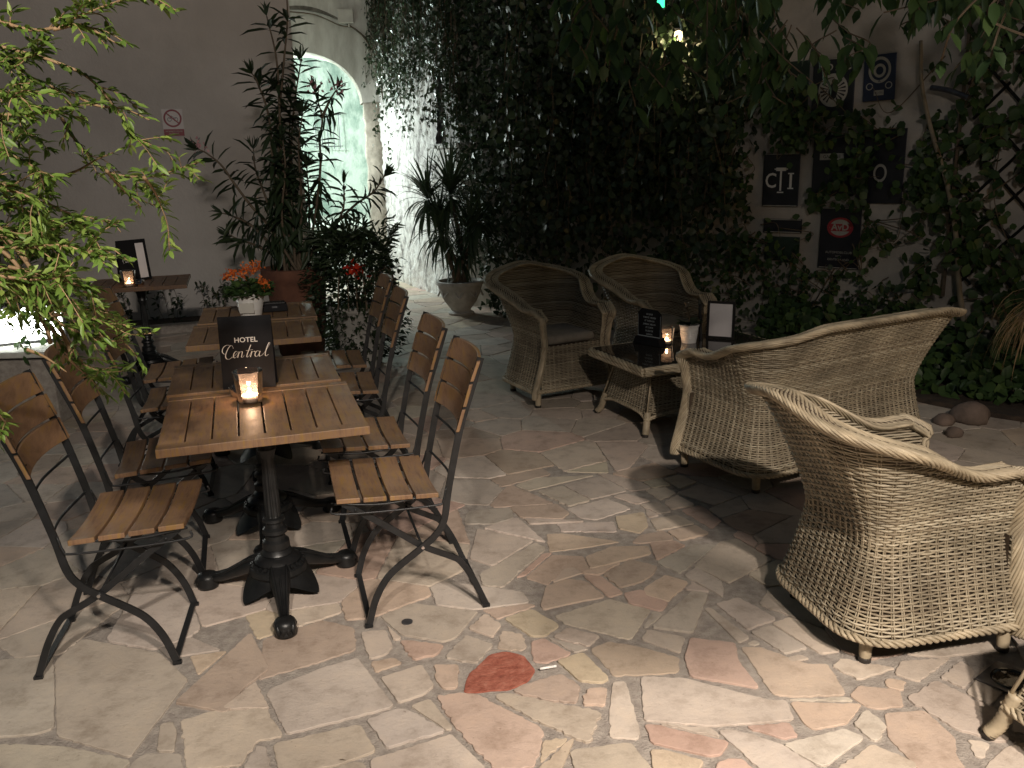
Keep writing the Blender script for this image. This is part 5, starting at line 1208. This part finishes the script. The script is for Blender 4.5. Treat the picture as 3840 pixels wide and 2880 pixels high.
for sd in (-1, 1):
    for k in range(7):
        a = -1.1 + k * .33; r0, r1 = .03, .10; c_, s2 = math.cos(a), math.sin(a); m_.add([(sd * r0 * c_, -.0070, -.02 + r0 * s2), (sd * (r1 * c_ - .008 * s2), -.0070, -.02 + r1 * s2 + .008 * c_), (sd * (r1 * c_ + .008 * s2), -.0070, -.02 + r1 * s2 - .008 * c_)], [(0, 1, 2)])
m_.build('eagle', 'signdark', p_)
p_ = plate('dark green plate with faint lettering half lost in leaves, topmost left', 3.62, 2.09, .34, .40, 'signgreen', None)
tm = MB(); letter(tm, 'TOURING', .05, .01, .08, -.0068); letter(tm, 'HOTEL', .05, -.01, .0, -.0068); tm.build('lettering', 'signpale', p_)
p_ = plate('dark plate with a pale bar, left one of the middle pair', 4.03, 1.475, .34, .47, 'signdark', None)
m_ = MB(); m_.box((-.02, -.0062, .07), (.19, .0006, .05)); m_.build('pale_bar', 'signpale', p_); tm = MB(); letter(tm, 'GARAGE', .036, -.02, .07, -.0070); tm.build('lettering', 'signdark', p_)
p_ = plate('large dark plate smothered by leaves, right one of the middle pair', 4.39, 1.465, .35, .56, 'signdark', None)
m_ = MB(); disc(m_, 0, -.05, .05, .07, -.0062, inner=.7); m_.build('emblem', 'signpale', p_)
p_ = plate('low dark board under the CTI plate', 3.635, .99, .33, .115, 'signdark', 'signpale')
p_ = plate('weathered dark board lowest of the left column of plates', 3.64, .80, .30, .20, 'signgreen', None)

# red prohibition sign on house wall
def LWp(px, py, o=.012):
    d = ray(px, py); n = np.array([dl[1], -dl[0], 0]); c0 = np.array([cor[0], cor[1], 0]) + n * o; return CAM + d * ((c0 - CAM) @ n) / (d @ n)
qs = LWp(649, 460); ps = thing('prohibition_sign', 'white notice with red crossed ring and red text band on the dusky wall', 'sign', tuple(qs), th)
w_ = np.linalg.norm((LWp(688, 460) - LWp(610, 460))[:2]); h_ = abs(LWp(649, 408)[2] - LWp(649, 510)[2])
MB().box((0, 0, 0), (w_, .006, h_)).build('panel', 'signwhite', ps)
m_ = MB(); rr = w_ * .44; disc(m_, 0, h_ * .16, rr, rr, -.0040, inner=.80); m_.box((0, -.0042, h_ * .16), (rr * 1.85, .0006, rr * .15), Matrix.Rotation(math.radians(42), 4, 'Y')); m_.box((0, -.0038, -h_ * .365), (w_ * .98, .0006, h_ * .25)); m_.build('red_print', 'signwine', ps)
tm = MB(); letter(tm, 'PROPRIETE PRIVEE', h_ * .075, 0, -h_ * .325, -.0046); letter(tm, 'INTERDIT', h_ * .085, 0, -h_ * .41, -.0046); tm.build('lettering', 'signpale', ps)
m_ = MB(); 
for x in (-.35, .35): disc(m_, x * rr, h_ * .12, rr * .24, rr * .24, -.0036, inner=.75)
m_.box((0, -.0036, h_ * .16), (rr * .8, .0005, rr * .06)); m_.box((0, -.0036, h_ * .22), (rr * .4, .0005, rr * .06), Matrix.Rotation(.6, 4, 'Y')); m_.build('pictogram', 'signdark', ps)

# ------------------------------------------------------------------ left: low wall, floodlight, shrubs
zl = .47; Yl = 5.45
lo = thing('low_planter_wall', 'low dark masonry wall under the white floodlight at the left edge', 'wall', (0, 0, 0))
MB().box((-4.05, Yl + .12, zl / 2 - .02), (2.2, .24, zl - .04)).build('masonry', 'mortar', lo, bevel=.01); MB().box((-4.05, Yl + .12, zl), (2.26, .30, .04)).build('coping', 'step', lo, bevel=.008)
MB().box((-4.9, 7.0, 1.6), (1.2, .3, 3.2)).build('x', 'plaster') and None
px_ = bpy.data.objects['x']; px_.name = 'door_jamb'; tag(px_, 'grey pillar glimpsed through the leaves at the far left', 'pillar')
fd = thing('floodlight', 'blazing white floodlight behind the leaves on the low wall at left', 'lamp', (-3.28, Yl + .22, zl + .02), math.radians(28))
MB().box((0, .03, .13), (.62, .06, .26)).build('housing', 'metal', fd, bevel=.01); MB().box((0, -.003, .13), (.58, .006, .22)).build('lens', 'flood', fd)
MB().box((0, .02, .0), (.3, .03, .02)).build('bracket', 'metal', fd)
sh = thing('lit_shrub', 'leafy shrub in front of the floodlight glowing green and white', 'shrub', (-3.3, Yl + .05, zl)); lf = MB(); stm = MB()
n = 900; P = np.stack([rng.uniform(-.95, .35, n), rng.uniform(-.12, .2, n), rng.uniform(.0, 1.15, n) ** 1], 1); kp = ~((np.abs(P[:, 2] - .13) < .15) & (rng.random(n) < .62) & (P[:, 0] > -.5)); P = P[kp]; n = len(P)
leaves(lf, P, rnd(n, .7), rnd(n, .6) + np.array([0, -.5, .8]), rng.uniform(.05, .08, n), rng.uniform(.025, .04, n), 'oval')
for k in range(9): x = rng.uniform(-.6, .2); stm.tube(cr([(x, .05, 0), (x + rng.normal(0, .1), .03, .5), (x + rng.normal(0, .2), 0, 1.1)]), .004, 5)
lf.build('foliage', 'leaf_vine', sh, smooth=True); stm.build('stems', 'stem', sh)

# near branch
nbsh = thing('overhanging_shrub', 'bright green small-leaved shrub reaching in from the left edge', 'shrub', (-2.3, 1.6, 0)); lf = MB(); stm = MB(); base_ = np.array([-2.3, 1.6, 0])
potlathe(nbsh, [(.01, 0), (.15, 0), (.20, .32), (.225, .34), (.225, .39), (.205, .39), (.19, .33)], 'terracotta', .34, .195)
def branch(pts, Y0, Y1, n_sub=3, dens=1., r0=.004, leafy=1.):
    W_ = np.array([atY(x, y, Y0 + (Y1 - Y0) * k / (len(pts) - 1)) for k, (x, y) in enumerate(pts)]) - base_; P = cr(W_, 12); n = len(P); stm.tube(P, np.linspace(r0, .0012, n), 5)
    T = np.gradient(P, axis=0); T /= np.linalg.norm(T, axis=1)[:, None]; sl = np.concatenate([[0], np.cumsum(np.linalg.norm(np.diff(P, axis=0), axis=1))])
    def put(P, T, sl, step):
        for s_ in np.arange(.01, sl[-1], step):
            i = min(len(P) - 1, int(np.searchsorted(sl, s_)))
            for sg in (-1, 1):
                if rng.random() > .86 * leafy: continue
                side = np.cross(T[i], [0, 0, 1.]); side /= np.linalg.norm(side) + 1e-6
                dr = side * sg * rng.uniform(.4, 1) + T[i] * rng.uniform(.4, 1.1) + np.array([0, 0, rng.uniform(-.45, .45)]) + rnd(1, .15)[0]
                leaves(lf, [P[i]], [dr], [np.array([0, 0, 1.]) + rnd(1, .45)[0]], rng.uniform(.018, .034), rng.uniform(.006, .0105), 'lance' if rng.random() < .6 else 'oval')
    put(P, T, sl, .0085 / dens)
    for k in range(int(n_sub * 1.5 * sl[-1] / .12)):
        i = rng.integers(2, n); d = T[i] + rnd(1, .75)[0]; d /= np.linalg.norm(d); L = rng.uniform(.03, .09); Q = cr([P[i], P[i] + d * L * .5 + rnd(1, .004)[0], P[i] + d * L + np.array([0, 0, -.01])], 4); stm.tube(Q, .0011, 4)
        TT = np.gradient(Q, axis=0); TT /= np.linalg.norm(TT, axis=1)[:, None]; put(Q, TT, np.concatenate([[0], np.cumsum(np.linalg.norm(np.diff(Q, axis=0), axis=1))]), .0105)
BR = [([(-60, 60), (100, 110), (200, 105), (300, 60), (400, 20), (520, -20)], 3, 1.3), ([(200, 110), (300, 95), (380, 130), (440, 165)], 2, .9), ([(-60, 160), (60, 190), (200, 230), (330, 290), (420, 390), (470, 460), (500, 510), (570, 545)], 1.6, 1),
      ([(-60, 240), (40, 240), (120, 290), (210, 330)], 3, 1.2), ([(160, 330), (260, 350), (360, 395), (470, 410), (560, 450)], 1, .5), ([(-60, 440), (40, 430), (150, 425), (290, 395)], 4, 1.4), ([(230, 440), (280, 520), (340, 590), (400, 640), (470, 660), (590, 660), (660, 635), (745, 608)], 2.2, 1),
      ([(60, 740), (180, 680), (290, 640), (360, 600), (425, 572)], .5, .35), ([(400, 640), (450, 700), (530, 775)], .6, .4), ([(540, 665), (580, 720), (610, 790)], 2, 1), ([(140, 725), (200, 775), (290, 810), (330, 815), (430, 840)], 1, .7),
      ([(-60, 560), (60, 590), (140, 640), (170, 720)], 4, 1.3), ([(-60, 700), (60, 720), (130, 760), (160, 850)], 4, 1.3), ([(-60, 860), (60, 870), (200, 860), (290, 830), (320, 870)], 4, 1.5),
      ([(-60, 930), (80, 930), (230, 920), (330, 950), (400, 965)], 3.5, 1.3), ([(30, 1000), (160, 1030), (300, 1070), (370, 1085)], 3.5, 1.2), ([(80, 1060), (180, 1130), (300, 1160), (380, 1150)], 3.5, 1.2),
      ([(120, 1110), (220, 1210), (330, 1260), (420, 1280), (475, 1255)], 4, 1.4), ([(170, 1200), (240, 1300), (320, 1370), (400, 1395), (470, 1390)], 4, 1.3), ([(200, 1180), (330, 1190), (440, 1230)], 3.5, 1.2),
      ([(240, 1330), (300, 1385), (340, 1420)], 1, .6), ([(100, 1310), (170, 1340), (250, 1395)], .3, .2), ([(-60, 1500), (0, 1560), (30, 1600)], 3, 1), ([(-60, 1050), (60, 1080), (120, 1150)], 4, 1.2)]
for k in range(13):
    ya = rng.uniform(820, 1110); xe = rng.uniform(120, 280); BR.append(([(-70, ya), (xe * .5, ya + rng.uniform(-30, 50)), (xe, ya + rng.uniform(-20, 90))], 4, 1.2))
for k in range(7):
    ya = rng.uniform(150, 800); xe = rng.uniform(60, 170); BR.append(([(-70, ya), (xe * .5, ya + rng.uniform(-30, 40)), (xe, ya + rng.uniform(-20, 60))], 4, 1.1))
for pts, ns, dn in BR: y0 = rng.uniform(1.55, 2.0); branch(pts, y0, y0 + rng.uniform(-.1, .15), ns, dn)
for pts in [[(-40, 900), (60, 990), (110, 1090), (170, 1220), (190, 1290)], [(20, 880), (110, 1000), (160, 1100), (230, 1240), (270, 1330)], [(-60, 820), (60, 900), (100, 980)]]:
    W_ = np.array([atY(x, y, 1.8) for x, y in pts]) - base_; stm.tube(cr(W_, 8), .0045, 6)
W_ = [np.array([.03, 0, .34]), np.array([.25, 0, .85]), np.array([.75, .1, 1.3]), atY(-80, 800, 1.8) - base_]; stm.tube(cr(W_, 8), np.linspace(.014, .005, 25), 7)
W_ = [np.array([-.03, 0, .34]), np.array([.12, 0, 1.1]), np.array([.6, .1, 1.7]), atY(-120, 200, 1.8) - base_]; stm.tube(cr(W_, 8), np.linspace(.014, .005, 25), 7)
lf.build('foliage', 'leaf_bright', nbsh, smooth=True); stm.build('branches', 'twig', nbsh, smooth=True)

# ------------------------------------------------------------------ little things on the floor
q = atz(1400 + 0, 2200 + 0)
q = atz(1200 + .5877 * 1452, 2200 + .5877 * 528); cg = thing('cigarette_end', 'white cigarette end lying right of the red stone', 'cigarette', (q[0], q[1], .003), .25)
m_ = MB(); m_.tube([(-.026, 0, .004), (.018, 0, .004)], .0042, 10); m_.build('paper', 'tan', cg, smooth=True); m_ = MB(); m_.tube([(.018, 0, .004), (.030, 0, .004)], .0044, 10); m_.build('filter', 'tan', cg, smooth=True)
q = atz(1200 + .5877 * 556, 2200 + .5877 * 228); cn = MB(); cn.lathe([(.0205, -.001), (.0205, .004), (.017, .0045), (.001, .0043)], (q[0], q[1], 0), 24); tag(cn.build('floor_stud', 'metal', smooth='auto'), 'small round metal stud set in the paving by the nearest right chair', 'stud')
q = atz(3790, 2555); ds = thing('drain_cover', 'square dark plate with a round glass lens let into the paving at right', 'floor light', (q[0], q[1], .003), math.radians(38))
MB().box((0, 0, .001), (.15, .15, .006)).build('plate', 'metal', ds, bevel=.001); m_ = MB(); m_.lathe([(.058, .004), (.056, .009), (.05, .010), (.047, .006), (.02, .008), (.001, .0085)], k=32, cap=False); m_.build('lens', 'tableglass', ds, smooth='auto')
q = atz(1200 + .5877 * 145, 2200 + .5877 * 1113); m_ = MB(); m_.add([(q[0] - .012, q[1] + .002, .004), (q[0], q[1] - .003, .006), (q[0] + .012, q[1] - .002, .004), (q[0], q[1] + .003, .005)], [(0, 1, 2, 3)]); tag(m_.build('fallen_leaf', 'stem'), 'tiny dark fallen leaf on the pale paving near the bottom edge', 'leaf')

# ------------------------------------------------------------------ out-of-frame disc added to cast a round floor shadow, lights seen through the vines
pl = thing('shadow_disc', 'unseen round disc added above the terrace to cast the round floor shadow', 'lamp', tuple(LA + .30 * (np.array([.50, 2.98, 0]) - LA)))
MB().lathe([(.001, .04), (.06, .035), (.155, 0), (.152, -.004), (.001, .02)], k=36, cap=False).build('shade', 'metal', pl); MB().tube([(0, 0, .03), (0, 0, 1.6)], .003, 6).build('cord', 'bar', pl)  # opaque disc that blocks part of a terrace spot
gl = thing('green_sign_light', 'small green light glimpsed through the leaves at the top edge', 'light', tuple(R2(2.05, 3.02, .5))); gl.location = atY(2475, 12, 6.0)
MB().box((0, 0, 0), (.055, .02, .05)).build('lens', emat('green_lens', (.05, .9, .35), 2.5), gl); MB().box((0, .02, 0), (.07, .02, .07)).build('housing', 'metal', gl)
wl = thing('wall_lamp', 'warm lamp half hidden in the vines high on the garden wall', 'lamp', tuple(R2(2.72, 2.55, .22)))
MB().lathe([(.001, .05), (.03, .04), (.035, 0), (.02, -.04), (.001, -.045)], k=16).build('bulb', emat('warm_bulb', (1, .8, .42), 5), wl, smooth=True); MB().box((0, .06, .06), (.05, .10, .02)).build('bracket', 'metal', wl)
q = R2(2.72, 2.50, .30); lamp('wall_lamp_light', tuple(q), 4, (1, .82, .45), .03)

# ------------------------------------------------------------------ render settings
sc.view_settings.view_transform = 'Standard'; sc.view_settings.look = 'None'; sc.view_settings.exposure = 0; sc.view_settings.gamma = 1
sc.render.engine = 'CYCLES'; sc.cycles.use_denoising = True; sc.cycles.max_bounces = 6; sc.cycles.diffuse_bounces = 3; sc.cycles.transparent_max_bounces = 12
sc.cycles.caustics_reflective = False; sc.cycles.caustics_refractive = False; sc.cycles.sample_clamp_indirect = 4
